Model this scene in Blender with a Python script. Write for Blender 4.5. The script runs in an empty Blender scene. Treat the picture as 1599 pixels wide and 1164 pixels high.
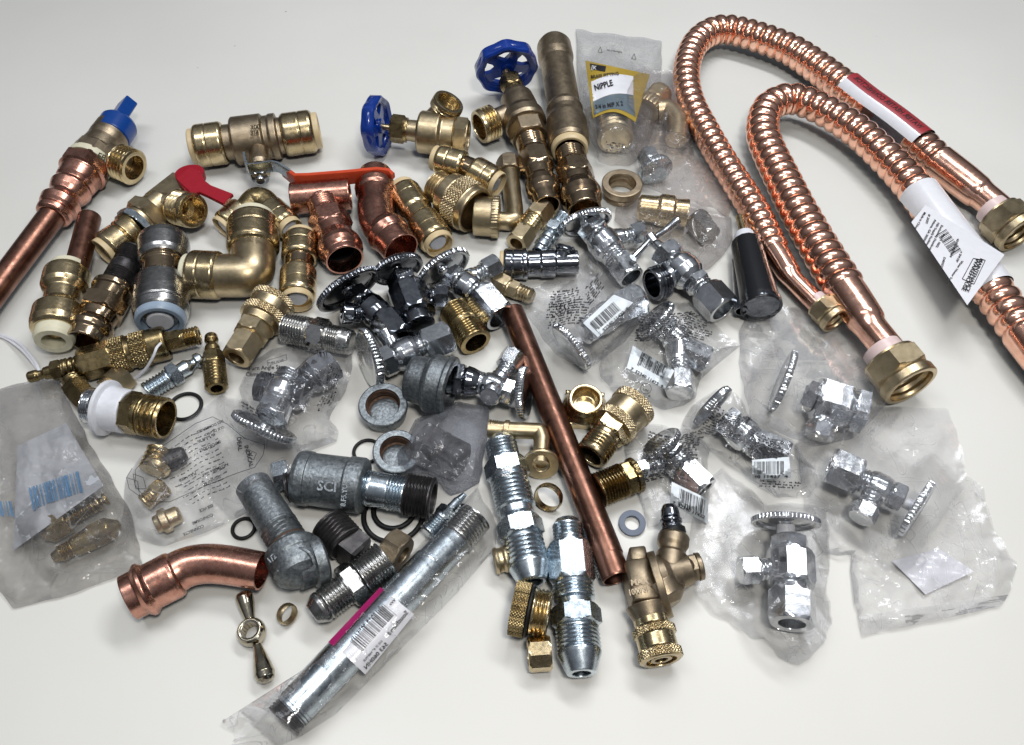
import bpy, math, random
import numpy as np
from mathutils import Vector, Matrix, noise, kdtree

# ---------------------------------------------------------------- camera, light, exposure
SC = bpy.context.scene
F_PX, DEP, S0 = 1300.0, math.radians(53), 0.0004      # focal length in photo pixels, look-down angle, metres per pixel at the centre
DIST = F_PX * S0
cam_d = bpy.data.cameras.new('camera'); cam = bpy.data.objects.new('camera', cam_d)
SC.collection.objects.link(cam); SC.camera = cam
cam.location = (0, -DIST * math.cos(DEP), DIST * math.sin(DEP))
cam.rotation_euler = (math.pi / 2 - DEP, 0, 0)
cam_d.sensor_width = 36; cam_d.lens = 36 * F_PX / 1599.0
cam_d.clip_start = 0.01; cam_d.clip_end = 50

W = bpy.data.worlds.new('World'); SC.world = W; W.use_nodes = True
nt = W.node_tree; nt.nodes.clear()
wo = nt.nodes.new('ShaderNodeOutputWorld'); bg = nt.nodes.new('ShaderNodeBackground')
tc = nt.nodes.new('ShaderNodeTexCoord'); sx = nt.nodes.new('ShaderNodeSeparateXYZ'); cr = nt.nodes.new('ShaderNodeValToRGB')
nt.links.new(tc.outputs['Generated'], sx.inputs[0]); nt.links.new(sx.outputs['Z'], cr.inputs[0])
cr.color_ramp.elements[0].position = 0.0; cr.color_ramp.elements[0].color = (.035, .033, .032, 1)
cr.color_ramp.elements[1].position = 1.0; cr.color_ramp.elements[1].color = (.31, .33, .375, 1)
e = cr.color_ramp.elements.new(.35); e.color = (.075, .077, .083, 1)
e = cr.color_ramp.elements.new(.72); e.color = (.20, .212, .235, 1)
nt.links.new(cr.outputs[0], bg.inputs[0]); bg.inputs[1].default_value = 1.0
nt.links.new(bg.outputs[0], wo.inputs[0])

def lamp(name, loc, size, power, color, look=(0, 0, 0), sy=None):
    l = bpy.data.lights.new(name, 'AREA'); l.shape = 'RECTANGLE'; l.size = size; l.size_y = sy or size
    l.energy = power; l.color = color
    o = bpy.data.objects.new(name, l); SC.collection.objects.link(o); o.location = loc
    o.rotation_euler = (Vector(look) - Vector(loc)).to_track_quat('-Z', 'Y').to_euler()
    return o
lamp('key_lamp', (.26, .42, .95), .62, 5.9, (.95, .97, 1.0), sy=.13)
lamp('ceiling_lamp', (-.30, .05, 1.3), .24, 4.6, (.93, .96, 1.0), sy=.80)
lamp('front_lamp', (.12, -.34, .80), .12, 3.1, (1.0, .965, .90))
SC.view_settings.view_transform = 'Standard'; SC.view_settings.look = 'None'
SC.view_settings.gamma = 1; SC.view_settings.exposure = -0.04; SC.view_settings.use_curve_mapping = False
SC.cycles.transparent_max_bounces = 24; SC.cycles.max_bounces = 10; SC.cycles.glossy_bounces = 6
SC.cycles.caustics_reflective = False; SC.cycles.sample_clamp_indirect = 4
SC.cycles.use_denoising = True

# ---------------------------------------------------------------- where a photo pixel lies in the scene
CAM = np.array(cam.location); FWD = np.array([0, math.cos(DEP), -math.sin(DEP)])
RGT = np.array([1., 0, 0]); UPC = np.array([0, math.sin(DEP), math.cos(DEP)])
def ray(px, py):
    return FWD + RGT * (px - 799.5) / F_PX - UPC * (py - 582) / F_PX
def PS(px, py, z=0):
    r = ray(px, py); s = S0
    for _ in range(6):
        t = (CAM[2] - z * s) / -r[2]; s = t / F_PX
    return CAM + r * t, s
def P(px, py, z=0): return PS(px, py, z)[0]
class Dir:
    """a direction described as seen from the camera: along (dx, dy) in the photo, k of it turned towards the viewer"""
    def __init__(s, dx, dy, k=0.): s.a = (dx, dy, k)
    def __neg__(s): return Dir(-s.a[0], -s.a[1], -s.a[2])
    def at(s, c):
        dx, dy, k = s.a; f = ray(c[0], c[1]); f = f / np.linalg.norm(f); v = RGT * dx - UPC * dy; v = v - f * (v @ f); v = v / (np.linalg.norm(v) + 1e-9)
        return v * math.sqrt(max(0, 1 - k * k)) - f * k
def dirv(d, c): return d.at(c) if isinstance(d, Dir) else np.array(d, float) / np.linalg.norm(d)
D = Dir
def Z(x0, y0, f):
    return lambda x, y, z=15: (x0 + x / f, y0 + y / f, z)
A = Z(0, 100, 2.91); B = Z(280, 130, 3.233); C = Z(540, 50, 3.233); DD = Z(780, 30, 3.063); E = Z(1040, 0, 2.079)
FF = Z(0, 420, 3.233); G = Z(300, 400, 3.6375); H = Z(540, 330, 3.6375); I = Z(740, 300, 3.6375); J = Z(940, 300, 3.4235)
K = Z(840, 560, 2.91); L_ = Z(1050, 460, 2.91); M_ = Z(1180, 640, 2.771); N = Z(0, 580, 2.91); O = Z(180, 600, 3.4235)
Q_ = Z(420, 620, 3.233); Q = Z(740, 620, 2.645); R = Z(340, 800, 3.198); S = Z(960, 780, 4.158); T_ = Z(160, 840, 4.442)
NZ = Z(880, 40, 5.289); LW = Z(1380, 300, 5.292); LR = Z(1300, 120, 8.317); LS = Z(500, 900, 6.465)

# ---------------------------------------------------------------- profiles and meshes
def stations(prof):
    """-> list of (t, fn kind, params)"""
    out = []
    for p in prof:
        if p[0] == 'H':      # hex (or n-gon) block with turned corners: t0, t1, R, n
            _, t0, t1, r = p[:4]; n = p[4] if len(p) > 4 else 6; e = (t1 - t0) * .1
            c = math.cos(math.pi / n)
            for t, q in ((t0, c * 1.01), (t0 + e, 1.0), (t1 - e, 1.0), (t1, c * 1.01)):
                out.append((t, 'h', r, n, r * q))
        elif p[0] == 'T':    # thread: t0, t1, r, turns, depth
            _, t0, t1, r, n, d = p; m = int(n * 6); d = d * 1.25
            for i in range(m + 1):
                u = i / m; out.append((t0 + (t1 - t0) * u, 't', r, u * n, d * min(1, u * n * 1.2, (1 - u) * n * 1.2)))
        elif p[0] == 'K':    # diamond knurl: t0, t1, r, rows, d, n
            _, t0, t1, r, rows, d, n = p; n = int(n * 1.7) // 2 * 2; rows = rows * 1.5; d = d * .9; m = int(rows * 5); e = d * 1.2
            out.append((t0, 'o', r - e))
            for i in range(m + 1):
                u = i / m; out.append((t0 + (t1 - t0) * (.02 + .96 * u), 'k', r, u * rows, d, n))
            out.append((t1, 'o', r - e))
        elif p[0] == 'S':    # edge grooves: t0, t1, r, n, d
            _, t0, t1, r, n, d = p
            out.append((t0, 'o', r - d)); e = (t1 - t0) * .12
            out.append((t0 + e, 's', r, n, d)); out.append((t1 - e, 's', r, n, d)); out.append((t1, 'o', r - d))
        elif len(p) == 2: out.append((p[0], 'o', p[1]))
        elif p[2] == 'h': out.append((p[0], 'h', p[1], p[3] if len(p) > 3 else 6, p[1]))
    return out

class MB:
    def __init__(s): s.v = []; s.f = []; s.n = 0; s.sharp = 27
    def add(s, v, f):
        v = np.asarray(v, float).reshape(-1, 3); s.v.append(v)
        s.f += [tuple(i + s.n for i in q) for q in f]; s.n += len(v); return s
    def frame(s, a, b=None, d=None, L=None, pl=None, tw=29):
        Aw, sa = PS(*a)
        if b is not None:
            Bw, sb = PS(*b); sc = (sa + sb) / 2; w = Bw - Aw; Lw = np.linalg.norm(w); w = w / Lw
        else:
            w = dirv(d, a); sc = sa
            if L is None: L = pl / max(.2, math.sqrt(max(0, 1 - abs(float(w @ FWD)) ** 2)))
            Lw = L * sc
        up = np.array([0, 0, 1.]) if abs(w[2]) < .96 else RGT
        x = up - w * (up @ w); x /= np.linalg.norm(x); y = np.cross(w, x)
        c, q = math.cos(math.radians(tw)), math.sin(math.radians(tw))
        return Aw, x * c + y * q, y * c - x * q, w, Lw / sc, sc
    def lathe(s, a, b=None, prof=(), d=None, L=None, pl=None, ns=48, tw=29, ch=1.0, scl=None, ov=None, caps=(1, 1)):
        Aw, x, y, w, Lp, sc = s.frame(a, b, d, L, pl, tw)
        if scl: sc = sc * scl
        st = stations(prof)
        for q in prof:
            if q[0] == 'K': ns = max(ns, 6 * q[6])
            if q[0] == 'S': ns = max(ns, 4 * q[3])
        if not (abs(st[0][0] - st[-1][0]) < 1e-6 and st[0][2] > 0 and abs(st[0][2] - st[-1][2]) < 1e-6):
            if st[0][2] > 0 and caps[0]: st.insert(0, (st[0][0], 'o', 0))
            if st[-1][2] > 0 and caps[1]: st.append((st[-1][0], 'o', 0))
        # soften the hard corners between round stations
        o = []
        for i, q in enumerate(st):
            if 0 < i < len(st) - 1 and q[1] == 'o' and st[i - 1][1] == 'o' and st[i + 1][1] == 'o' and q[2] > 0:
                p0 = np.array([st[i - 1][0] * Lp, st[i - 1][2]]); p1 = np.array([q[0] * Lp, q[2]]); p2 = np.array([st[i + 1][0] * Lp, st[i + 1][2]])
                l0 = np.linalg.norm(p1 - p0); l1 = np.linalg.norm(p2 - p1)
                if l0 > .01 and l1 > .01:
                    cs = ((p1 - p0) @ (p2 - p1)) / l0 / l1
                    if cs < .85:
                        e0 = min(ch, l0 * .35); e1 = min(ch, l1 * .35)
                        m0 = p1 + (p0 - p1) / l0 * e0; m1 = p1 + (p2 - p1) / l1 * e1; mm = (m0 + m1) * .25 + p1 * .5
                        for m in (m0, mm, m1): o.append((m[0] / Lp, 'o', m[1]))
                        continue
            o.append(q)
        # holding loops keep long straight runs straight in the shading
        st = [o[0]]
        for q in o[1:]:
            p = st[-1]
            if p[1] == q[1] and p[1] in 'oh' and (p[1] == 'o' or p[3] == q[3]):
                l = math.hypot((q[0] - p[0]) * Lp, q[2] - p[2])
                if l > 2.6:
                    e = min(.22, .7 / l)
                    for u in (e, 1 - e):
                        z = [p[0] + (q[0] - p[0]) * u, p[1]] + [a_ + (b_ - a_) * u for a_, b_ in zip(p[2:], q[2:])]
                        if p[1] == 'h': z[3] = p[3]
                        st.append(tuple(z))
            st.append(q)
        th = np.arange(ns) * 2 * math.pi / ns; rows = []; vs = []; n = 0
        for q in st:
            k = q[1]
            if k == 'o':
                if q[2] <= 0:
                    vs.append((Aw + w * q[0] * Lp * sc).reshape(1, 3)); rows.append((n, 1)); n += 1; continue
                r = np.full(ns, float(q[2]))
            elif k == 'h':
                seg = 2 * math.pi / q[3]; r = q[2] * math.cos(seg / 2) / np.cos(np.mod(th, seg) - seg / 2); r = np.minimum(r, q[4])
            elif k == 't':
                ph = np.mod(q[3] + th / (2 * math.pi), 1); r = q[2] - q[4] * np.clip(np.abs(ph * 2 - 1) * 1.25 - .12, 0, 1)
            elif k == 'k':
                a1 = q[5] * th; b1 = q[3] * math.pi
                r = q[2] - q[4] + 1.6 * q[4] * np.abs(np.cos((a1 + b1) / 2) * np.cos((a1 - b1) / 2))
            elif k == 's':
                r = q[2] - q[4] * (.5 + .5 * np.cos(q[3] * th))
            if ov: r = r / np.sqrt(np.cos(th) ** 2 / ov[0] ** 2 + np.sin(th) ** 2 / ov[1] ** 2)
            c = Aw + w * q[0] * Lp * sc
            vs.append(c + (np.outer(np.cos(th) * r, x) + np.outer(np.sin(th) * r, y)) * sc)
            rows.append((n, ns)); n += ns
        f = []
        for (i0, n0), (i1, n1) in zip(rows[:-1], rows[1:]):
            if n0 == 1 and n1 == 1: continue
            for j in range(ns):
                k = (j + 1) % ns
                if n0 == 1: f.append((i0, i1 + k, i1 + j))
                elif n1 == 1: f.append((i0 + j, i0 + k, i1))
                else: f.append((i0 + j, i0 + k, i1 + k, i1 + j))
        return s.add(np.vstack(vs), f)
    def tube(s, pts, r, ns=24, step=3., pitch=None, depth=.16, hol=None, closed=False, helix=1, flat=None, sm=True):
        """swept pipe through pixel points; r one radius or one per point (px); hol=(bore, which ends)"""
        rs = r if isinstance(r, (list, tuple)) else [r] * len(pts)
        W_, sc = zip(*[PS(*p) for p in pts]); W_ = [np.array(w) for w in W_]; rw = [a * b for a, b in zip(rs, sc)]
        n = len(W_); path = []; rad = []
        def g(a, i): return a[i % n] if closed else a[max(0, min(n - 1, i))]
        ds = step * S0
        for i in range(n if closed else n - 1):
            p0, p1, p2, p3 = g(W_, i - 1), g(W_, i), g(W_, i + 1), g(W_, i + 2)
            m = max(1, int(np.linalg.norm(p2 - p1) / ds))
            for j in range(m):
                u = j / m
                if sm: q = .5 * (2 * p1 + (p2 - p0) * u + (2 * p0 - 5 * p1 + 4 * p2 - p3) * u * u + (3 * p1 - p0 - 3 * p2 + p3) * u ** 3)
                else: q = p1 + (p2 - p1) * u
                path.append(q); rad.append(g(rw, i) * (1 - u) + g(rw, i + 1) * u)
        if not closed: path.append(W_[-1]); rad.append(rw[-1])
        path = np.array(path); m = len(path)
        if closed: tg = np.roll(path, -1, 0) - np.roll(path, 1, 0)
        else: tg = np.gradient(path, axis=0)
        tg /= np.linalg.norm(tg, axis=1)[:, None] + 1e-12
        x = np.array([0, 0, 1.]) - tg[0] * tg[0][2]
        if np.linalg.norm(x) < .1: x = RGT - tg[0] * tg[0][0]
        x /= np.linalg.norm(x); th = np.arange(ns) * 2 * math.pi / ns; vs = []; arc = 0; s.path = path; s.tg = tg; s.rad = rad
        for i in range(m):
            x = x - tg[i] * (x @ tg[i]); x /= np.linalg.norm(x); y = np.cross(tg[i], x)
            if i: arc += np.linalg.norm(path[i] - path[i - 1])
            rr = np.full(ns, rad[i])
            if pitch:
                ph = arc / (pitch * S0) + helix * th / (2 * math.pi); rr = rad[i] * (1 - depth + depth * np.abs(np.sin(math.pi * ph)) ** .62)
            fx = fy = 1
            if flat: fx, fy = flat
            vs.append(path[i] + np.outer(np.cos(th) * rr * fx, x) + np.outer(np.sin(th) * rr * fy, y))
        f = []
        for i in range(m if closed else m - 1):
            a, b = i * ns, ((i + 1) % m) * ns
            for j in range(ns):
                k = (j + 1) % ns; f.append((a + j, a + k, b + k, b + j))
        s.add(np.vstack(vs), f)
        if not closed:
            for end in (0, 1):
                c = path[-end]; ring = vs[-end]; t = tg[-end] * (1 if end == 0 else -1)
                if hol and end in hol[1]:
                    k1 = c + (ring - c) * hol[0]; k2 = k1 + t * rad[-end] * 1.2
                    vv = np.vstack([ring, k1, k2, c.reshape(1, 3) + t * rad[-end] * 1.2]); ff = []
                    for j in range(ns):
                        k = (j + 1) % ns
                        q = [(j, ns + j, ns + k, k), (ns + j, 2 * ns + j, 2 * ns + k, ns + k), (2 * ns + j, 3 * ns, 2 * ns + k)]
                        ff += q if end == 0 else [tuple(reversed(z)) for z in q]
                    s.add(vv, ff)
                else:
                    vv = np.vstack([ring, c.reshape(1, 3)])
                    s.add(vv, [(ns, (j + 1) % ns, j) if end == 0 else (j, (j + 1) % ns, ns) for j in range(ns)])
        return s
    def torus(s, c, R_, r, nrm=None, ns=72, nr=16, ov=1.0):
        Cw, sc = PS(*c); w = np.array([0, 0, 1.]) if nrm is None else dirv(nrm, c)
        x = RGT - w * (RGT @ w)
        if np.linalg.norm(x) < .1: x = UPC - w * (UPC @ w)
        x /= np.linalg.norm(x); y = np.cross(w, x)
        a = np.arange(ns) * 2 * math.pi / ns; b = np.arange(nr) * 2 * math.pi / nr; v = []
        for t in a:
            rd = x * math.cos(t) + y * math.sin(t) * ov
            v.append(Cw + sc * (rd * R_ + np.outer(np.cos(b) * r, rd) + np.outer(np.sin(b) * r, w)))
        f = [(i * nr + j, ((i + 1) % ns) * nr + j, ((i + 1) % ns) * nr + (j + 1) % nr, i * nr + (j + 1) % nr) for i in range(ns) for j in range(nr)]
        return s.add(np.vstack(v), f)
    def prism(s, poly, th, dz=None):
        """flat plate: corners (px,py,z); th thickness px along its own normal; corners slightly chamfered"""
        pw = np.array([P(*p) for p in poly]); sc = PS(*poly[0])[1]; c = pw.mean(0)
        nn = np.zeros(3)
        for i in range(len(pw)): nn += np.cross(pw[i] - c, pw[(i + 1) % len(pw)] - c)
        nn /= np.linalg.norm(nn); 
        if nn[2] < 0: pw = pw[::-1]; nn = -nn
        n = len(pw); h = nn * th * sc; e = min(1.2, th * .3) * sc
        def ins(k):
            o = []
            for i in range(n):
                d = c - pw[i]; o.append(pw[i] + d / (np.linalg.norm(d) + 1e-9) * k)
            return np.array(o)
        eh = nn * e
        v = np.vstack([ins(e), pw - eh, pw - h + eh, ins(e) - h]); f = [tuple(range(n)), tuple(reversed(range(3 * n, 4 * n)))]
        for k in range(3):
            for i in range(n):
                j = (i + 1) % n; f.append((k * n + i, (k + 1) * n + i, (k + 1) * n + j, k * n + j))
        return s.add(v, f)
    def box(s, c, ax, ay, az, sz):
        """block centred on pixel point c, axes world vectors, size px"""
        Cw, sc = PS(*c); ax, ay, az = [np.array(q) / np.linalg.norm(q) for q in (ax, ay, az)]
        hx, hy, hz = [q * sc / 2 for q in sz]; v = []; e = .18 * min(hx, hy, hz)
        import itertools
        for i in (-1, 1):
            for j in (-1, 1):
                for k in (-1, 1):
                    for m in range(3):
                        q = [hx, hy, hz]; q = [q[t] - (e if t != m else 0) for t in range(3)]
                        v.append(Cw + ax * i * q[0] + ay * j * q[1] + az * k * q[2])
        from mathutils.geometry import intersect_point_line
        import bmesh
        bm = bmesh.new(); vv = [bm.verts.new(p) for p in v]; bmesh.ops.convex_hull(bm, input=vv); bm.verts.index_update()
        return s.add([list(q.co) for q in bm.verts], [tuple(q.index for q in f.verts) for f in bm.faces])

# ---------------------------------------------------------------- things and their parts
RECENT = []
class Th:
    def __init__(s, name, label, cat, group=None, rest=0., solo=False, kind=None):
        s.name, s.label, s.cat, s.group, s.rest, s.solo, s.kind = name, label, cat, group, rest, solo, kind
        s.parts = []
    def part(s, name, mat, mb, parent=None, label=None):
        s.parts.append([name, mat, mb, parent, label]); return len(s.parts) - 1
    def lathe(s, name, mat, a, b=None, prof=(), parent=None, sharp=27, **kw):
        m = MB(); m.lathe(a, b, prof, **kw); m.sharp = sharp; return s.part(name, mat, m, parent)
    def tube(s, name, mat, pts, r, parent=None, **kw):
        m = MB(); m.tube(pts, r, **kw); return s.part(name, mat, m, parent)
    def done(s):
        allv = np.vstack([np.vstack(p[2].v) for p in s.parts]); lo, hi = allv.min(0), allv.max(0); c = (lo + hi) / 2
        if s.rest is not None:      # set the thing down on what carries it, sliding it along its line of sight
            want = s.rest * S0; d = c - CAM; dz = lo[2] - want; off = d * (-dz / d[2])
            for p in s.parts: p[2].v = [v + off for v in p[2].v]
            lo = lo + off; c = c + off
        RECENT.append(np.vstack([np.vstack(p[2].v) for p in s.parts]))
        base = np.array([c[0], c[1], lo[2]]); objs = []
        root = None
        if not s.solo:
            root = bpy.data.objects.new(s.name, None); SC.collection.objects.link(root); root.location = base; root.empty_display_size = .01
        for nm, mat, mb, par, lab in s.parts:
            me = bpy.data.meshes.new(nm or s.name); me.from_pydata((np.vstack(mb.v) - base).tolist(), [], mb.f)
            me.polygons.foreach_set('use_smooth', [True] * len(me.polygons)); me.set_sharp_from_angle(angle=math.radians(mb.sharp))
            me.materials.append(MAT[mat]); me.update()
            o = bpy.data.objects.new(nm or s.name, me); SC.collection.objects.link(o); objs.append(o)
            if s.solo and root is None: root = o; o.location = base
            else: o.parent = objs[par] if par is not None else root
            if lab: o['label'] = lab
        root['label'] = s.label; root['category'] = s.cat
        if s.group: root['group'] = s.group
        if s.kind: root['kind'] = s.kind
        return root

# ---------------------------------------------------------------- materials
MAT = {}
def new_mat(name):
    m = bpy.data.materials.new(name); m.use_nodes = True; MAT[name] = m
    n = m.node_tree.nodes; return m, m.node_tree, n['Principled BSDF'], n['Material Output']
def nz(t, scale, detail=3, rough=.5, coord='Object', dist=0, stretch=None):
    tc = t.nodes.new('ShaderNodeTexCoord'); n = t.nodes.new('ShaderNodeTexNoise')
    n.inputs['Scale'].default_value = scale; n.inputs['Detail'].default_value = detail; n.inputs['Roughness'].default_value = rough; n.inputs['Distortion'].default_value = dist
    if stretch:
        mp = t.nodes.new('ShaderNodeMapping'); mp.inputs['Scale'].default_value = stretch[0]; mp.inputs['Rotation'].default_value = stretch[1]
        t.links.new(tc.outputs[coord], mp.inputs[0]); t.links.new(mp.outputs[0], n.inputs['Vector'])
    else: t.links.new(tc.outputs[coord], n.inputs['Vector'])
    return n.outputs['Fac']
def ramp(t, fac, stops):
    r = t.nodes.new('ShaderNodeValToRGB'); el = r.color_ramp.elements
    el[0].position, el[0].color = stops[0][0], (*stops[0][1], 1); el[1].position, el[1].color = stops[-1][0], (*stops[-1][1], 1)
    for p, c in stops[1:-1]:
        q = el.new(p); q.color = (*c, 1)
    t.links.new(fac, r.inputs[0]); return r.outputs[0]
def mrange(t, fac, a, b, lo=.3, hi=.7):
    m = t.nodes.new('ShaderNodeMapRange'); m.inputs['From Min'].default_value = lo; m.inputs['From Max'].default_value = hi
    m.inputs['To Min'].default_value = a; m.inputs['To Max'].default_value = b; t.links.new(fac, m.inputs[0]); return m.outputs[0]
def bump(t, fac, strength, dist, prev=None):
    b = t.nodes.new('ShaderNodeBump'); b.inputs['Strength'].default_value = strength; b.inputs['Distance'].default_value = dist
    t.links.new(fac, b.inputs['Height'])
    if prev is not None: t.links.new(prev, b.inputs['Normal'])
    return b.outputs[0]
def metal(name, c1, c2, r1, r2, bscale=0, bstr=0, patch=180, metallic=1.0, fine=0):
    m, t, p, o = new_mat(name)
    f = nz(t, patch, 4, .6); base = ramp(t, f, [(.35, c1), (.65, c2)])
    oi = t.nodes.new('ShaderNodeObjectInfo'); sm = nz(t, 55, 5, .7); tn = nz(t, 900, 2, .6)     # each piece a little lighter or darker, with handling marks and tarnish of its own
    var = mrange(t, oi.outputs['Random'], .86, 1.14, 0, 1); tar = mrange(t, sm, 1.06, .80, .50, .68); pit = mrange(t, tn, 1.0, .78 if bstr >= .2 else 1.0, .62, .72)
    m1 = t.nodes.new('ShaderNodeMath'); m1.operation = 'MULTIPLY'; t.links.new(var, m1.inputs[0]); t.links.new(tar, m1.inputs[1])
    m2 = t.nodes.new('ShaderNodeMath'); m2.operation = 'MULTIPLY'; t.links.new(m1.outputs[0], m2.inputs[0]); t.links.new(pit, m2.inputs[1])
    vm = t.nodes.new('ShaderNodeVectorMath'); vm.operation = 'SCALE'; t.links.new(base, vm.inputs[0]); t.links.new(m2.outputs[0], vm.inputs['Scale']); t.links.new(vm.outputs[0], p.inputs['Base Color'])
    f2 = nz(t, patch * 2.3, 5, .65); t.links.new(mrange(t, f2, r1, r2), p.inputs['Roughness']); p.inputs['Metallic'].default_value = metallic
    n = None
    if bstr: n = bump(t, nz(t, bscale, 3, .6), bstr, .0004, n)
    if fine: n = bump(t, nz(t, 90, 2, .5), fine * .5, .0012, n)
    if 0: n = bump(t, nz(t, 300, 2, .5, stretch=((1, .5, 1), (0, 0, 1.4))), fine, .0003, n)
    if n is not None: t.links.new(n, p.inputs['Normal'])
    return m
metal('brass', (.46, .36, .20), (.58, .47, .29), .17, .32, 1800, .02, fine=.03)
metal('brass_cast', (.27, .215, .15), (.38, .305, .21), .34, .46, 2600, .22)
metal('brass_gold', (.43, .345, .21), (.54, .44, .285), .30, .42, 2600, .12)
metal('brass_old', (.22, .165, .08), (.36, .275, .14), .20, .38, 1500, .10)
metal('bronze', (.38, .28, .18), (.50, .38, .25), .10, .22, 1500, .03, fine=.03)
metal('copper', (.82, .44, .31), (.90, .54, .41), .13, .24, 1200, .03, fine=.03)
metal('copper_fit', (.44, .21, .155), (.57, .30, .225), .18, .34, 1300, .06, fine=.05)
metal('copper_old', (.15, .072, .05), (.24, .12, .085), .26, .42, 1500, .06, patch=120)
metal('chrome', (.62, .64, .66), (.72, .74, .76), .10, .22, 1400, .03, fine=.04)
metal('zinc', (.42, .48, .52), (.55, .61, .66), .20, .34, 1500, .04)
metal('steel', (.32, .32, .315), (.44, .435, .42), .20, .32, 1700, .04)
metal('galvanised', (.13, .145, .155), (.27, .295, .31), .36, .58, 620, .75, patch=520, metallic=.9)
metal('black_iron', (.045, .042, .045), (.085, .08, .08), .30, .5, 1500, .2, metallic=.8)
metal('dark_chrome', (.15, .16, .18), (.26, .27, .29), .07, .18, 900, .03, fine=.04)
metal('rust', (.07, .04, .028), (.15, .09, .06), .5, .8, 1800, .4, metallic=.5)
def plain(name, c, rough, spec=.5, bs=0, bsc=800, c2=None, coat=0, sss=0, trans=0):
    m, t, p, o = new_mat(name)
    f = nz(t, 250, 4); t.links.new(ramp(t, f, [(.3, c), (.7, c2 or tuple(x * .88 for x in c))]), p.inputs['Base Color'])
    p.inputs['Roughness'].default_value = rough; p.inputs['Specular IOR Level'].default_value = spec; p.inputs['Coat Weight'].default_value = coat; p.inputs['Coat Roughness'].default_value = .1
    if sss: p.inputs['Subsurface Weight'].default_value = sss; p.inputs['Subsurface Radius'].default_value = (.003, .003, .003); p.inputs['Subsurface Scale'].default_value = 1
    if trans: p.inputs['Transmission Weight'].default_value = trans
    if bs: t.links.new(bump(t, nz(t, bsc, 3), bs, .0003), p.inputs['Normal'])
    return m
plain('blue_paint', (.004, .035, .26), .22, bs=.12, coat=.5)
plain('blue_plastic', (.003, .05, .26), .28, bs=.08)
plain('red_plastic', (.33, .006, .018), .36, bs=.1)
plain('orange_vinyl', (.60, .065, .02), .38, bs=.12)
plain('rubber', (.008, .008, .009), .5, spec=.3, bs=.1)
plain('ivory', (.68, .54, .32), .38, c2=(.62, .48, .27))
plain('cream', (.74, .70, .52), .38)
plain('white_plastic', (.78, .79, .84), .30, sss=.1)
plain('grey_insert', (.50, .53, .60), .35)
plain('blue_insert', (.30, .38, .48), .35)
plain('pink_plastic', (.80, .62, .60), .35)
plain('fibre', (.16, .19, .25), .62, bs=.2)
plain('paper', (.80, .80, .84), .28, c2=(.76, .76, .80), coat=.4)
plain('label_blue', (.76, .81, .85), .4)
plain('ink', (.012, .012, .016), .5)
plain('ink_blue', (.10, .22, .38), .5)
plain('label_red', (.36, .03, .04), .32, coat=.3)
plain('label_magenta', (.36, .01, .12), .35, coat=.3)
plain('label_gold', (.42, .29, .04), .4)
plain('label_slate', (.13, .17, .20), .4)
plain('red_washer', (.50, .07, .04), .5)
plain('string', (.78, .78, .82), .45)
plain('black_sleeve', (.010, .011, .013), .22, bs=.05, coat=.3)

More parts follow.
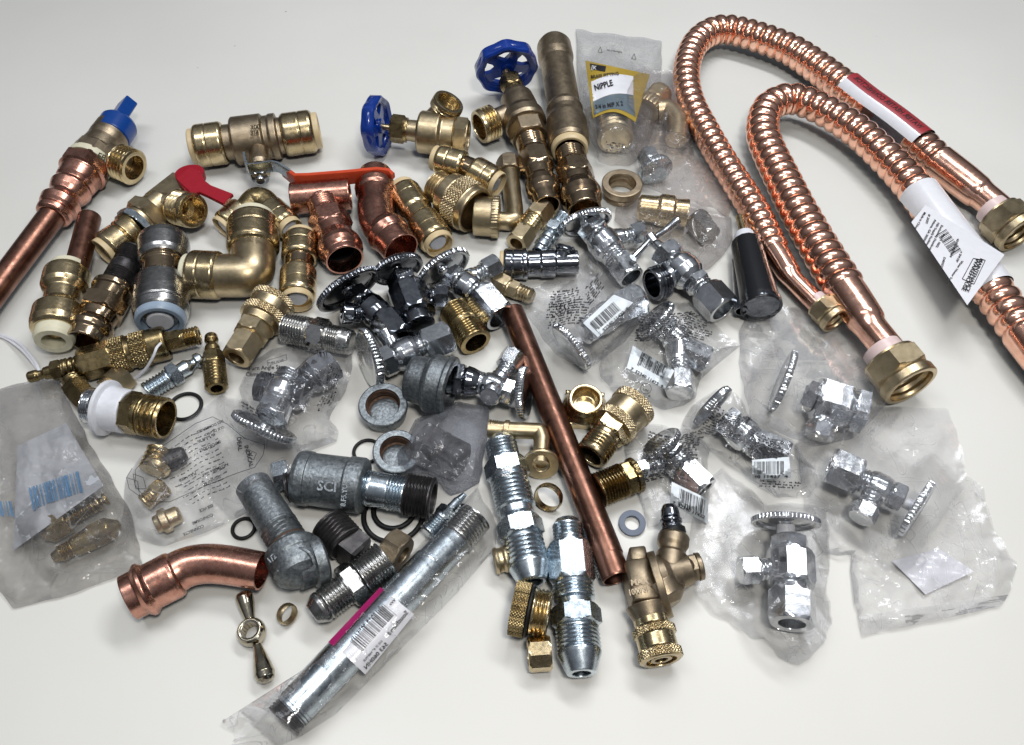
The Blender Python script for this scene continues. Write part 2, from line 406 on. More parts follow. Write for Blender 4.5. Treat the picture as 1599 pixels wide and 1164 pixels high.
def film(name, tint, haze, hz, rough, bstr, bsc):
    """thin polythene: mostly see-through, a little milky, shiny"""
    m = bpy.data.materials.new(name); m.use_nodes = True; MAT[name] = m; t = m.node_tree; t.nodes.clear()
    o = t.nodes.new('ShaderNodeOutputMaterial'); tr = t.nodes.new('ShaderNodeBsdfTransparent'); tr.inputs[0].default_value = (*tint, 1)
    df = t.nodes.new('ShaderNodeBsdfDiffuse'); df.inputs[0].default_value = (*hz, 1)
    tl = t.nodes.new('ShaderNodeBsdfTranslucent'); tl.inputs[0].default_value = (*hz, 1)
    m0 = t.nodes.new('ShaderNodeMixShader'); m0.inputs[0].default_value = .68; t.links.new(df.outputs[0], m0.inputs[1]); t.links.new(tl.outputs[0], m0.inputs[2])
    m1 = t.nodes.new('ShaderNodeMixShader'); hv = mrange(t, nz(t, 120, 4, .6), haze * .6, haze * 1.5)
    for st_, (sc_, w_) in zip((((1, .35, 1), (0, 0, .6)), ((.4, 1, 1), (0, 0, -.35)), ((1, .5, 1), (0, 0, 1.4))), ((42, .008), (50, .007), (75, .006))):     # highlights along folds, painted into the haze as broken white lines
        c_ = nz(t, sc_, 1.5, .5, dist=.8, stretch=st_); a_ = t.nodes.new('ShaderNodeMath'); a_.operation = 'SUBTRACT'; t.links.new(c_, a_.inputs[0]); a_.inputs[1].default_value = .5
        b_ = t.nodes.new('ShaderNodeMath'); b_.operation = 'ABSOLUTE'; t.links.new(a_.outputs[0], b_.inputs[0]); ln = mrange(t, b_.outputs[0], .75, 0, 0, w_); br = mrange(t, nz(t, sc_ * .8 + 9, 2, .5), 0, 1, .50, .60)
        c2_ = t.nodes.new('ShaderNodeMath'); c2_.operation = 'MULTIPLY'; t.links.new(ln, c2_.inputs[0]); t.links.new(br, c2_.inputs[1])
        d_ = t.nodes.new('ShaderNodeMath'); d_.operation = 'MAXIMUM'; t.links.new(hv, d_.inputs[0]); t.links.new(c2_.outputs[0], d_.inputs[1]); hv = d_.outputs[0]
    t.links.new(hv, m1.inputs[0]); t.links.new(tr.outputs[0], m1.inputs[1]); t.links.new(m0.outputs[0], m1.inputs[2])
    g = t.nodes.new('ShaderNodeBsdfGlossy'); g.inputs['Roughness'].default_value = rough; g.inputs[0].default_value = (.9, .9, .92, 1)
    n1 = bump(t, nz(t, bsc * 1.1, 1.5, .45, dist=.6, stretch=((1, .28, 1), (0, 0, .7))), bstr, .0016); n2 = bump(t, nz(t, bsc * 1.5, 1.5, .45, dist=.5, stretch=((.3, 1, 1), (0, 0, -.5))), bstr * .8, .0012, n1)
    t.links.new(n2, g.inputs['Normal'])
    fr = t.nodes.new('ShaderNodeFresnel'); fr.inputs[0].default_value = 1.5; t.links.new(n2, fr.inputs['Normal'])
    ml = t.nodes.new('ShaderNodeMath'); ml.operation = 'MULTIPLY_ADD'; ml.inputs[1].default_value = .44; ml.inputs[2].default_value = .0; ml.use_clamp = True
    t.links.new(fr.outputs[0], ml.inputs[0])
    m2 = t.nodes.new('ShaderNodeMixShader'); t.links.new(ml.outputs[0], m2.inputs[0]); t.links.new(m1.outputs[0], m2.inputs[1]); t.links.new(g.outputs[0], m2.inputs[2])
    t.links.new(m2.outputs[0], o.inputs[0]); return m
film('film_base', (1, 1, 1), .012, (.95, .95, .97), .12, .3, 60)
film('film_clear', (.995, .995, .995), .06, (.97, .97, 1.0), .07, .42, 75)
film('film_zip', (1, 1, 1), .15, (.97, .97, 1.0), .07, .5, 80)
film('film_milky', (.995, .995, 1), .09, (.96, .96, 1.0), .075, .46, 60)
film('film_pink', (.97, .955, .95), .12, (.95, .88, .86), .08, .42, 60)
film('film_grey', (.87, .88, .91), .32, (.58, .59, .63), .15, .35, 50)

# ---------------------------------------------------------------- the table
m, t, p, o = new_mat('table_laminate')
tcn = t.nodes.new('ShaderNodeTexCoord')
base = ramp(t, nz(t, 6, 4, .5), [(.3, (.705, .693, .648)), (.7, (.75, .738, .695))])
sp = t.nodes.new('ShaderNodeTexVoronoi'); sp.inputs['Scale'].default_value = 34; t.links.new(tcn.outputs['Object'], sp.inputs['Vector'])
msk = mrange(t, sp.outputs['Distance'], 1, 0, .015, .045); m2 = mrange(t, nz(t, 40, 1), 0, 1, .52, .56)
mm = t.nodes.new('ShaderNodeMath'); mm.operation = 'MULTIPLY'; t.links.new(msk, mm.inputs[0]); t.links.new(m2, mm.inputs[1])
mc = t.nodes.new('ShaderNodeMix'); mc.data_type = 'RGBA'; t.links.new(mm.outputs[0], mc.inputs['Factor']); t.links.new(base, mc.inputs['A']); mc.inputs['B'].default_value = (.22, .20, .18, 1)
t.links.new(mc.outputs['Result'], p.inputs['Base Color'])
t.links.new(mrange(t, nz(t, 9, 5, .6), .30, .42), p.inputs['Roughness']); p.inputs['Specular IOR Level'].default_value = .42
t.links.new(bump(t, nz(t, 60, 2), .04, .0008), p.inputs['Normal'])
me = bpy.data.meshes.new('table_top'); me.from_pydata([(-1.1, -.7, 0), (1.1, -.7, 0), (1.1, 1.2, 0), (-1.1, 1.2, 0)] + [(-1.1, -.7, -.03), (1.1, -.7, -.03), (1.1, 1.2, -.03), (-1.1, 1.2, -.03)], [], [(0, 1, 2, 3), (7, 6, 5, 4), (0, 4, 5, 1), (1, 5, 6, 2), (2, 6, 7, 3), (3, 7, 4, 0)])
me.materials.append(m); tt = bpy.data.objects.new('table_top', me); SC.collection.objects.link(tt); tt['kind'] = 'structure'

# ---------------------------------------------------------------- shared pieces
def collar(T, c, e, r, ring=True, mat='brass', plug=None, ringmat='ivory', open_=True, hole=.62):
    """push-fit end: rounded barrel from c outwards to e (pixel points), with its release ring"""
    k = T.lathe('collar', mat, c, e, [(0, r * .7), (0, r * .84), (.035, r * .93), (.09, r * .985), (.13, r), (.5, r), (.515, r * .98), (.545, r * .98), (.56, r), (.80, r), (.86, r * .97), (.9, r * .91), (.92, r * .85), (.92, r * .5)])
    T.lathe('release_ring', ringmat, c, e, [(.45, r * .5), (.86, r * .84), (1.05, r * .84), (1.08, r * .80), (1.08, r * hole), (.55, r * hole), (.55, 0)], parent=k)
    if plug: T.lathe('insert', plug, c, e, [(.5, 0), (.5, r * hole * .7), (.93, r * hole * .72), (.98, r * hole * .62), (.985, 0)], parent=k)
    return k
def wheel(T, c, d, r, mat, lth=12, hub=.25, spokes=5, tw=0):
    """spoked handwheel: rim, spokes and hub in one piece"""
    mb = MB(); mb.torus(c, r * .84, r * .15, nrm=d, ns=96); mb.sharp = 45
    w = dirv(d, c); Cw, sc = PS(*c)
    x = RGT - w * (RGT @ w); x /= np.linalg.norm(x); y = np.cross(w, x)
    a = np.arange(160) * 2 * math.pi / 160
    rr = r * (.975 + .03 * np.cos(a * 8)); rows = []
    for rad, h in ((.78, .20), (.93, .25), (1, .18), (1.0, -.16), (.94, -.21), (.78, -.15)):
        rows.append(Cw + sc * (np.outer(np.cos(a) * rr * rad, x) + np.outer(np.sin(a) * rr * rad, y)) + w * h * r * sc)
    f = []
    for i in range(6):
        for j in range(160):
            k = (j + 1) % 160; i2 = (i + 1) % 6; f.append((i * 160 + j, i * 160 + k, i2 * 160 + k, i2 * 160 + j))
    mb.add(np.vstack(rows), f)
    for i in range(spokes):
        an = 2 * math.pi * i / spokes + math.radians(tw); dr = x * math.cos(an) + y * math.sin(an); sd = np.cross(w, dr)
        v = []
        for q, wd, hh in ((.1, .24, .10), (.5, .15, .07), (.85, .24, .08)):
            for a1, b1 in ((-1, -1), (1, -1), (1, 1), (-1, 1)):
                v.append(Cw + sc * r * (dr * q + sd * a1 * wd + w * (b1 * hh + .0)))
        ff = [(0, 1, 2, 3), (11, 10, 9, 8)]
        for s_ in (0, 4):
            for j in range(4): k = (j + 1) % 4; ff.append((s_ + j, s_ + 4 + j, s_ + 4 + k, s_ + k))
        mb.add(v, ff)
    p = np.array(c, float)
    mb.lathe(c, None, [(-.5, r * hub * .8), (-.5, r * hub), (.5, r * hub), (.6, r * hub * .8), (.6, 0)], d=d, L=r * .35)
    T.part('handwheel', mat, mb)
def knob_disc(T, c, d, r, mat='chrome', L=13, n=54):
    """round chrome stop handle, dished underneath, fluted rim; c = centre of its stem side, d points away from the valve"""
    return T.lathe('handle', mat, c, None, [(0, r * .17), (.5, r * .20), (.58, r * .78), (.1, r * .86), (0, r * .93), ('S', .04, .86, r, n, 2.8), (1.0, r * .91), (.90, r * .82), (.82, r * .55), (.92, r * .2), (.92, 0)], d=d, L=L, sharp=50)
def union_nut(T, name, mat, a, b, r, bore=.6, tw=29, parent=None, n=6):
    return T.lathe(name, mat, a, b, [('H', 0, 1, r, n), (1, r * .82), (1.0, r * bore), (.25, r * bore), (.25, 0)], tw=tw, parent=parent)

# ---------------------------------------------------------------- writing
def text_flat(txt, size):
    cu = bpy.data.curves.new('t', 'FONT'); cu.body = txt; cu.size = size; cu.resolution_u = 2; cu.offset = size * .022
    ob = bpy.data.objects.new('t', cu); SC.collection.objects.link(ob); dg = bpy.context.evaluated_depsgraph_get(); dg.update()
    me = bpy.data.meshes.new_from_object(ob.evaluated_get(dg)); v = np.array([q.co for q in me.vertices]).reshape(-1, 3)[:, :2]; f = [tuple(q.vertices) for q in me.polygons]
    bpy.data.objects.remove(ob); bpy.data.curves.remove(cu); bpy.data.meshes.remove(me); return v, f
def text_on(mb, txt, size, org, ux, Hf, vy=None, wid=None, lift=1.8):
    """lettering laid on a surface: org pixel, ux reading direction (px), Hf(px,py)->height in px"""
    v, f = text_flat(txt, size)
    if len(v) == 0: return
    ux = np.array(ux, float); ux /= np.linalg.norm(ux); vy = np.array(vy, float) / np.linalg.norm(vy) if vy is not None else np.array([ux[1], -ux[0]])
    k = 1 if wid is None else wid / max(1e-6, v[:, 0].max())
    w = []
    for x, y in v:
        q = np.array(org[:2]) + ux * x * k + vy * y; w.append(P(q[0], q[1], Hf(q[0], q[1]) + lift + .8))
    mb.add(w, f)
def bars_on(mb, org, ux, vy, Hf, w, h, seed=3, lift=1.4, n=30):
    rnd = random.Random(seed); ux = np.array(ux, float); ux /= np.linalg.norm(ux); vy = np.array(vy, float); vy /= np.linalg.norm(vy)
    cuts = [0]
    while len(cuts) < n * 2: cuts.append(cuts[-1] + rnd.choice((1, 1, 2, 3)))
    tot = cuts[-1]
    for i in range(0, len(cuts) - 1, 2):
        a, b = cuts[i] / tot * w, cuts[i + 1] / tot * w; v = []
        hh = h if i not in (0, 2, len(cuts) - 2) else h * 1.1
        for k in range(5):
            for x in (a, b):
                q = np.array(org[:2]) + ux * x + vy * (hh * k / 4); v.append(P(q[0], q[1], Hf(*q) + lift))
        mb.add(v, [(2 * k, 2 * k + 1, 2 * k + 3, 2 * k + 2) for k in range(4)])
def lines_on(mb, org, ux, vy, Hf, w, rows, gap, th, seed=1, lift=2.2, wave=0, wl=60):
    """small print too fine to read: rows of broken word strokes"""
    rnd = random.Random(seed); ux = np.array(ux, float); ux /= np.linalg.norm(ux); vy = np.array(vy, float); vy /= np.linalg.norm(vy)
    for r_ in range(rows):
        x = rnd.uniform(0, 5); end = w * rnd.uniform(.86, 1)
        while x < end:
            wd = rnd.uniform(3, 13); n = max(1, int(wd / 2.4)); v = []; f = []
            for k in range(n):
                xa = x + k * 2.4; 
                if rnd.random() < .05: continue
                hh = th * rnd.choice((.7, .8, 1.15)); b = len(v)
                for dx, dy in ((0, 0), (2.0, 0), (2.0, hh), (0, hh)):
                    off = wave * math.sin((xa + dx) / wl * 6.28 + r_ * .12)
                    q = np.array(org[:2]) + ux * (xa + dx) + vy * (r_ * gap + off - dy); v.append(P(q[0], q[1], Hf(*q) + lift))
                f.append((b, b + 1, b + 2, b + 3))
            if v: mb.add(v, f)
            x += wd + 2.2
def quad_on(mb, corners, Hf, lift=.35, n=14, cut=None):
    """paper laid on a surface: corners as four pixels"""
    c = [np.array(q[:2], float) for q in corners]; v = []
    for i in range(n + 1):
        for j in range(n + 1):
            u, w = j / n, i / n; q = (c[0] * (1 - u) + c[1] * u) * (1 - w) + (c[3] * (1 - u) + c[2] * u) * w
            if cut: q = cut(q, u, w)
            v.append(P(q[0], q[1], Hf(*q) + lift))
    mb.add(v, [(i * (n + 1) + j, i * (n + 1) + j + 1, (i + 1) * (n + 1) + j + 1, (i + 1) * (n + 1) + j) for i in range(n) for j in range(n)])

# ---------------------------------------------------------------- plastic bags
class Bag:
    """a closed crumpled bag over what it holds. outline: pixels; bulges: (x0,y0,x1,y1,r,top)"""
    def __init__(s, name, label, outline, bulges, mat='film_clear', c=None, seed=1, amp=7, edge=3, infl=6, NT=170, NR=46, cat='plastic bag', group='clear plastic bags holding fittings'):
        s.T = Th(name, label, cat, group, rest=None)
        o = [np.array(q[:2], float) for q in outline]; n = len(o); per = [0]
        for i in range(n): per.append(per[-1] + np.linalg.norm(o[(i + 1) % n] - o[i]))
        pts = []
        rnd = random.Random(seed)
        for k in range(NT):
            d = per[-1] * k / NT; i = max(j for j in range(n) if per[j] <= d + 1e-9); u = (d - per[i]) / (per[i + 1] - per[i] + 1e-9); q = o[i] * (1 - u) + o[(i + 1) % n] * u
            w = noise.noise(Vector((q[0] / 22, q[1] / 22, seed * 3.1))) * 4; pts.append(q + np.array([w, -w * .7]))
        pts = [(pts[k - 1] + pts[k] * 4 + pts[(k + 1) % NT]) / 6 for k in range(NT)]
        c = np.array(c[:2], float) if c else sum(pts) / NT
        ang = seed * 1.7; ca, sa = math.cos(ang), math.sin(ang)
        fl = [(rnd.uniform(0, 6.28), rnd.uniform(38, 95), rnd.uniform(0, 50)) for _ in range(4)]
        def cr(x, y):
            q = noise.noise(Vector((x / 90, y / 90, seed * 1.3))); q2 = noise.noise(Vector((x / 60, y / 60, seed * 2.9 + 4)))
            g = 0
            for n_, (th, pe, ph) in enumerate(fl):
                d = (x * math.cos(th) + y * math.sin(th) + ph + (26 if n_ % 2 else -20) * (q if n_ < 2 else q2)) / pe; g += abs((d % 1) - .5) * 2 * pe / 60
            a = 1 - min(1, abs(q) * 4.5); f1 = noise.noise(Vector((x / 11, y / 11, seed)))
            f2 = noise.noise(Vector((x / 26, y / 19, seed + 7))); b = 1 - min(1, abs(f2) * 5)
            return amp * (.55 * g + .7 * a * a * max(0, q2 + .35) + .32 * b * b * max(0, .5 - q) + .16 * f1)
        # what lies inside pushes the film up: highest point of the contents per small cell, falling away as a slope
        ox, oy = min(p[0] for p in pts), min(p[1] for p in pts); cs = 2.5
        gw, gh = int((max(p[0] for p in pts) - ox) / cs) + 2, int((max(p[1] for p in pts) - oy) / cs) + 2; Gd = np.zeros((gh, gw))
        for V in RECENT:
            d_ = V - CAM; dep = d_ @ FWD; X = 799.5 + F_PX * (d_ @ RGT) / dep; Y = 582 - F_PX * (d_ @ UPC) / dep; zz = V[:, 2] / (dep / F_PX)
            ix = ((X - ox) / cs).astype(int); iy = ((Y - oy) / cs).astype(int); ok = (ix >= 0) & (iy >= 0) & (ix < gw) & (iy < gh)
            np.maximum.at(Gd, (iy[ok], ix[ok]), zz[ok] + 2.5)
        RECENT.clear()
        for it in range(16):
            g2 = np.pad(Gd, 1); n4 = np.maximum.reduce([g2[:-2, 1:-1], g2[2:, 1:-1], g2[1:-1, :-2], g2[1:-1, 2:]]) - (0 if it < 2 else 1.5 * min(1.6, .4 + it * .12)); Gd = np.maximum(Gd, n4)
        for it in range(2):
            g2 = np.pad(Gd, 1, mode='edge'); Gs = (g2[:-2, 1:-1] + g2[2:, 1:-1] + g2[1:-1, :-2] + g2[1:-1, 2:] + 4 * Gd) / 8; Gd = np.maximum(Gs, Gd - .8)
        def drape(x, y):
            u, v_ = (x - ox) / cs - .5, (y - oy) / cs - .5; i, j = max(0, min(gw - 2, int(u))), max(0, min(gh - 2, int(v_))); a, b = max(0, min(1, u - i)), max(0, min(1, v_ - j))
            return Gd[j, i] * (1 - a) * (1 - b) + Gd[j, i + 1] * a * (1 - b) + Gd[j + 1, i] * (1 - a) * b + Gd[j + 1, i + 1] * a * b
        def hh(x, y, rho):
            e = 1 - rho ** 3.2; z = 0.
            for x0, y0, x1, y1, r, top in bulges:
                dx, dy = x1 - x0, y1 - y0; l2 = dx * dx + dy * dy + 1e-9; t_ = max(0, min(1, ((x - x0) * dx + (y - y0) * dy) / l2))
                d = math.hypot(x - x0 - dx * t_, y - y0 - dy * t_) / r
                z = max(z, top * (1 if d < 1 else max(0, 1 - (d - 1) / 1.15) ** 1.3))
            z = z * .55; return max(drape(x, y) * min(1, (1 - rho) * 9) + .35 * cr(x, y), edge * (.4 + .6 * abs(noise.noise(Vector((x / 20, y / 20, 5))))) + (infl * e + z * min(1, (1 - rho) * 5)) + cr(x, y) * (.35 + .65 * min(1, (1 - rho) * 6)))
        v = []; px = []; f = []; rr = [(i / NR) ** .85 for i in range(1, NR + 1)]
        v.append(P(c[0], c[1], hh(c[0], c[1], 0))); px.append((c[0], c[1], hh(c[0], c[1], 0)))
        for rho in rr:
            for b in pts:
                q = c + (b - c) * rho; z = hh(q[0], q[1], rho); v.append(P(q[0], q[1], z)); px.append((q[0], q[1], z))
        for j in range(NT):
            k = (j + 1) % NT; f.append((0, 1 + k, 1 + j))
            for i in range(NR - 1):
                a, b = 1 + i * NT, 1 + (i + 1) * NT; f.append((a + j, a + k, b + k, b + j))
        top = MB(); top.sharp = 11; top.add(v, f)
        # lower sheet
        last = 1 + (NR - 1) * NT; vb = [v[last + j] for j in range(NT)]; g = []; nb = 6
        for i in range(1, nb + 1):
            for j in range(NT):
                q = c + (pts[j] - c) * (1 - i / (nb + .5)); vb.append(P(q[0], q[1], .8 + .5 * noise.noise(Vector((q[0] / 30, q[1] / 30, 0)))))
            for j in range(NT):
                k = (j + 1) % NT; g.append(((i - 1) * NT + j, (i - 1) * NT + k, i * NT + k, i * NT + j))
        vb.append(P(c[0], c[1], 1)); g += [(nb * NT + j, nb * NT + (j + 1) % NT, (nb + 1) * NT) for j in range(NT)]
        bot = MB(); bot.sharp = 180; bot.add(vb, g)
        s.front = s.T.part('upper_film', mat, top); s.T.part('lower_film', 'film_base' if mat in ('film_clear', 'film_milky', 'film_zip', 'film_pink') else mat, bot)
        kd = kdtree.KDTree(len(px))
        for i, q in enumerate(px): kd.insert((q[0], q[1], 0), i)
        kd.balance(); s.kd = kd; s.px = px
    def H(s, x, y):
        r = s.kd.find_n((x, y, 0), 4); return max(s.px[i][2] for _, i, _ in r) + .6
# ================================================================ copper pipe with blue-handled valve
T = Th('laundry_valve', 'brass valve with bright blue knob on the end of a long bare copper pipe', 'valve')
T.tube('pipe', 'copper_old', [(-62, 530, 26), (10, 432, 26), (83, 335, 27)], 19.5, ns=40, sm=False)
T.lathe('adapter', 'copper_fit', (81, 339, 27), (139, 256, 27), [(0, 21), (.03, 25), (.08, 26), (.12, 24), (.16, 28), (.24, 30), (.31, 25.5), (.36, 24), (.42, 28), (.50, 31), (.55, 29), (.57, 25), (.62, 30), (.75, 32), (.78, 32), (.80, 36), ('H', .79, 1.0, 37)], ns=60)
T.lathe('gasket_ring', 'cream', (138, 258, 27), (143, 251, 27), [(0, 34), (1, 34)])
m = MB(); m.lathe((141, 254, 27), (184, 198, 30), [(0, 30), (.05, 34, 'h', 8), (.24, 34, 'h', 8), (.28, 30), (.5, 28), (.62, 29), (.86, 29), (.93, 26), (1, 24)])
m.lathe((156, 238, 28), (190, 256, 26), [(0, 24), (.5, 20), (1, 20)])
b = T.part('body', 'brass_cast', m)
T.lathe('hose_outlet', 'brass', (183, 252, 26), (209, 263, 24), [(0, 21), (.1, 26), ('T', .14, .94, 28, 4.5, 4), (1, 25), (1, 19), (.3, 19), (.3, 0)], ns=60)
m = MB(); m.lathe((172, 216, 30), (187, 193, 31), [(0, 25), (.05, 28), (.85, 28), (1, 25)])
w = P(187, 193, 31) - P(172, 216, 30); w /= np.linalg.norm(w); sd = np.cross(w, [0, 0, 1.])
m.box((188, 180, 37), w, sd + np.array([0, 0, .8]), np.cross(w, sd + np.array([0, 0, .8])), (54, 30, 19))
T.part('knob', 'blue_plastic', m)
m = MB(); text_on(m, 'EB', 13, (150, 247), (.75, .35), lambda x, y: 52, lift=6); T.part('cast_mark', 'brass_old', m)
T.done()

# copper stub in push coupling
T = Th('stub_coupling', 'brass push coupling with a short brown copper stub standing out of its upper end', 'pipe fitting')
T.lathe('pipe', 'copper_old', A(408, 697, 34), A(335, 980, 34), [(0, 16), (.01, 17.5), (1, 17.5)], ns=40)
b = T.lathe('body', 'brass', FF(345, 8, 34), FF(272, 355, 34), [(0, 20), (.02, 30), (.06, 34.5), (.10, 35), (.26, 35), (.31, 32), (.35, 27), (.50, 26.5), (.54, 28), (.58, 34), (.62, 38), (.80, 38), (.87, 36), (.90, 31), (.90, 20)], ns=60)
T.lathe('release_ring', 'cream', FF(350, -8, 34), FF(343, 22, 34), [(0, 20), (0, 27), (1, 27)], parent=b)
T.lathe('release_ring', 'cream', FF(283, 310, 34), FF(270, 368, 34), [(0, 30), (.7, 30), (1, 27), (1, 17), (0, 17), (0, 0)], parent=b)
T.done()

# black nipple in bronze adapter
T = Th('press_adapter', 'bronze press adapter with a black threaded nipple screwed into it', 'pipe fitting')
T.lathe('nipple', 'black_iron', A(607, 848, 33), A(520, 1010, 33), [(0, 18), ('T', .02, .45, 21, 9, 2.2), (.46, 21.5), (.62, 21.5), ('T', .63, 1, 22, 7, 2.2)], ns=48)
T.lathe('body', 'bronze', FF(585, 95, 33), FF(425, 372, 33), [(0, 30), (.02, 34), (.10, 34), (.12, 31), ('H', .26, .50, 36), (.51, 28), (.58, 27), (.64, 27), (.70, 31), (.76, 33), (.82, 31), (.86, 27.5), (.99, 27), (1, 25.5), (1, 24), (.6, 24), (.6, 0)], ns=60)
T.done()

# red-handled boiler valve
T = Th('boiler_valve', 'brass valve with a red lever, hose outlet and toothed grey locknut', 'valve')
k = T.lathe('collar', 'brass', A(600, 760, 30), A(478, 850, 30), [(0, 28), (.3, 28), (.36, 24), (.4, 27), (.85, 28), (.95, 25), (.95, 15)], ns=60)
T.lathe('release_ring', 'ivory', A(510, 828, 30), A(466, 860, 30), [(0, 24), (1, 24), (1, 19.5), (0, 19.5), (0, 0)], parent=k)
T.lathe('locknut', 'zinc', A(606, 744, 31), A(628, 724, 31), [(0, 30), (.1, 31.5, 'h', 9), (.9, 31.5, 'h', 9), (1, 30)], ns=72)
T.lathe('ring', 'brass_old', A(576, 762, 31), A(606, 742, 31), [(0, 27), (1, 27)])
m = MB(); m.lathe(A(628, 724, 31), A(740, 625, 31), [(0, 27), (.12, 27), ('H', .14, .52, 33), (.55, 25), (.95, 23), (1, 22)])
m.lathe(A(700, 660, 31), A(845, 545, 31), [(0, 22, 'h', 4), (.1, 25, 'h', 4), (.95, 25, 'h', 4), (1, 22, 'h', 4)], tw=45)
m.lathe(A(745, 640, 31), A(815, 655, 33), [(0, 20), (1, 19)])
T.part('body', 'brass_gold', m)
T.lathe('hose_outlet', 'brass', A(800, 650, 34), A(880, 668, 46), [(0, 22), (.1, 27), ('T', .12, .85, 28, 4, 3), (.9, 27.5), (1, 26.5), (1, 20), (.45, 19), (.4, 9), (.1, 9), (.1, 0)], ns=60)
m = MB(); m.lathe(A(872, 528, 46), None, [(0, 20), (0, 22), (1, 22), (1, 20)], d=(0, .1, 1), L=14)
m.prism([A(868, 468, 66), A(908, 486, 66), A(932, 530, 64), A(958, 550, 63), A(1058, 590, 60), A(1015, 634, 60), A(942, 598, 62), A(905, 582, 63), A(870, 588, 64), A(838, 560, 65), A(798, 520, 66)], 7)
m.prism([A(800, 520, 66), A(862, 470, 66), A(900, 580, 60), A(850, 590, 60)], 18)
T.part('lever', 'red_plastic', m)
T.done()

# big ball valve with orange lever
T = Th('ball_valve', 'large cast brass ball valve with a long orange-gripped steel lever', 'valve')
collar(T, B(235, 300, 36), B(72, 322, 36), 33)
collar(T, B(520, 265, 36), B(695, 240, 36), 33)
m = MB(); m.lathe(B(215, 303, 36), B(545, 262, 36), [(0, 24), (0, 27), (.17, 27), (.18, 34), (.21, 37), (.64, 37), (.67, 33), (.74, 33), (.77, 35), (.86, 35), (.88, 28), (1, 27)])
m.lathe(B(398, 300, 36), B(408, 425, 40), [(0, 16), (.7, 14), (.72, 15.5), (.9, 15.5), (1, 12)])
b = T.part('body', 'brass_cast', m)
T.lathe('nut', 'chrome', B(408, 432, 42), B(411, 498, 40), [(0, 9), (.05, 9), ('H', .1, .8, 15), (.82, 8), (1, 7)])
m = MB()
def strap(mb, pts, wd, th, up=(0, 0, 1)):
    """flat bar bent along pixel points; wd across (towards the table), th thick"""
    Wp, sc = zip(*[PS(*p) for p in pts]); Wp = [np.array(q) for q in Wp]; v = []; n = len(Wp)
    wl = wd if isinstance(wd, (list, tuple)) else [wd] * n
    for i in range(n):
        tg = Wp[min(n - 1, i + 1)] - Wp[max(0, i - 1)]; tg /= np.linalg.norm(tg); a = np.array(up, float); a = a - tg * (a @ tg); a /= np.linalg.norm(a); b = np.cross(tg, a)
        for x, y in ((-.5, -.38), (-.38, -.5), (.38, -.5), (.5, -.38), (.5, .38), (.38, .5), (-.38, .5), (-.5, .38)): v.append(Wp[i] + (a * x * wl[i] + b * y * th) * sc[i])
    f = [tuple(range(8)), tuple(range(8 * n - 1, 8 * n - 9, -1))]
    for i in range(n - 1):
        for j in range(8): k = (j + 1) % 8; f.append((i * 8 + j, (i + 1) * 8 + j, (i + 1) * 8 + k, i * 8 + k))
    mb.add(v, f)
strap(m, [B(333, 372, 60), B(340, 418, 60), B(352, 434, 60), B(400, 430, 60), B(470, 418, 60), B(500, 424, 60), B(560, 460, 56)], 20, 4.5)
T.part('lever', 'zinc', m)
m = MB(); strap(m, [B(525, 444, 48), B(560, 470, 50), B(592, 492, 52), B(660, 490, 52), B(860, 474, 52), B(1000, 460, 52), B(1060, 462, 52), B(1080, 470, 52)], [20, 23, 24, 24, 24, 24, 20, 10], 8)
T.part('grip', 'orange_vinyl', m)
m = MB(); 
for i, s_ in enumerate(('LSA', '300', '3/4')): text_on(m, s_, 11, B(358, 205 + i * 30)[:2], (1, -.1), lambda x, y: 70)
T.part('cast_mark', 'brass_old', m)
T.done()

# three push elbows/couplings
T = Th('push_elbow', 'small brass push elbow with two white-lined mouths behind the big elbow', 'pipe fitting')
m = MB(); m.tube([B(335, 650, 30), B(375, 600, 34), B(400, 590, 36), B(430, 600, 34), B(470, 645, 30)], 20, ns=32); T.part('body', 'brass_old', m)
collar(T, B(325, 640, 28), B(222, 728, 24), 24, plug='white_plastic', hole=.78)
collar(T, B(450, 630, 28), B(560, 735, 24), 24, plug='white_plastic', hole=.78)
T.done()
T = Th('large_push_elbow', 'largest matte brass push elbow with cream rings at both mouths', 'pipe fitting')
m = MB(); m.tube([B(372, 800, 40), B(372, 895, 40), B(368, 945, 40), B(345, 968, 40), B(300, 972, 40), B(190, 972, 40)], 34, ns=48); m.lathe(B(372, 935, 40), B(373, 930, 40), [(0, 1), (1, 1)]); T.part('body', 'brass_gold', m)
collar(T, B(372, 850, 40), B(374, 690, 42), 40, ringmat='cream')
collar(T, B(215, 972, 40), B(45, 965, 40), 38, ringmat='cream')
m = MB(); text_on(m, 'ASSE 1061 SP/WARE', 9, B(272, 782)[:2], (1, .02), lambda x, y: 78, wid=66); T.part('stamp', 'brass_old', m)
T.done()
T = Th('push_coupling', 'upright brass push coupling with a white-lined mouth below the copper tee', 'pipe fitting')
T.lathe('body', 'bronze', B(610, 880, 28), B(600, 960, 28), [(0, 23), (.3, 22), (.7, 22), (1, 23)])
collar(T, B(607, 895, 28), B(615, 775, 28), 28); collar(T, B(602, 945, 28), B(596, 1095, 28), 28.5, plug='white_plastic', hole=.78)
T.done()
T = Th('push_coupling', 'gold push coupling with a grey-lined mouth beside the copper elbow', 'pipe fitting')
T.lathe('body', 'brass', C(345, 885, 27), C(400, 970, 27), [(0, 23), (1, 23)])
collar(T, C(365, 915, 27), C(285, 795, 27), 26); collar(T, C(385, 945, 27), C(470, 1070, 27), 27.5, plug='grey_insert', hole=.74)
T.done()
T = Th('push_coupling', 'brass push coupling lying across the knurled hose adapter', 'pipe fitting', rest=22)
T.lathe('body', 'bronze', C(570, 665, 50), C(680, 715, 48), [(0, 18), (.2, 17), (1, 18)])
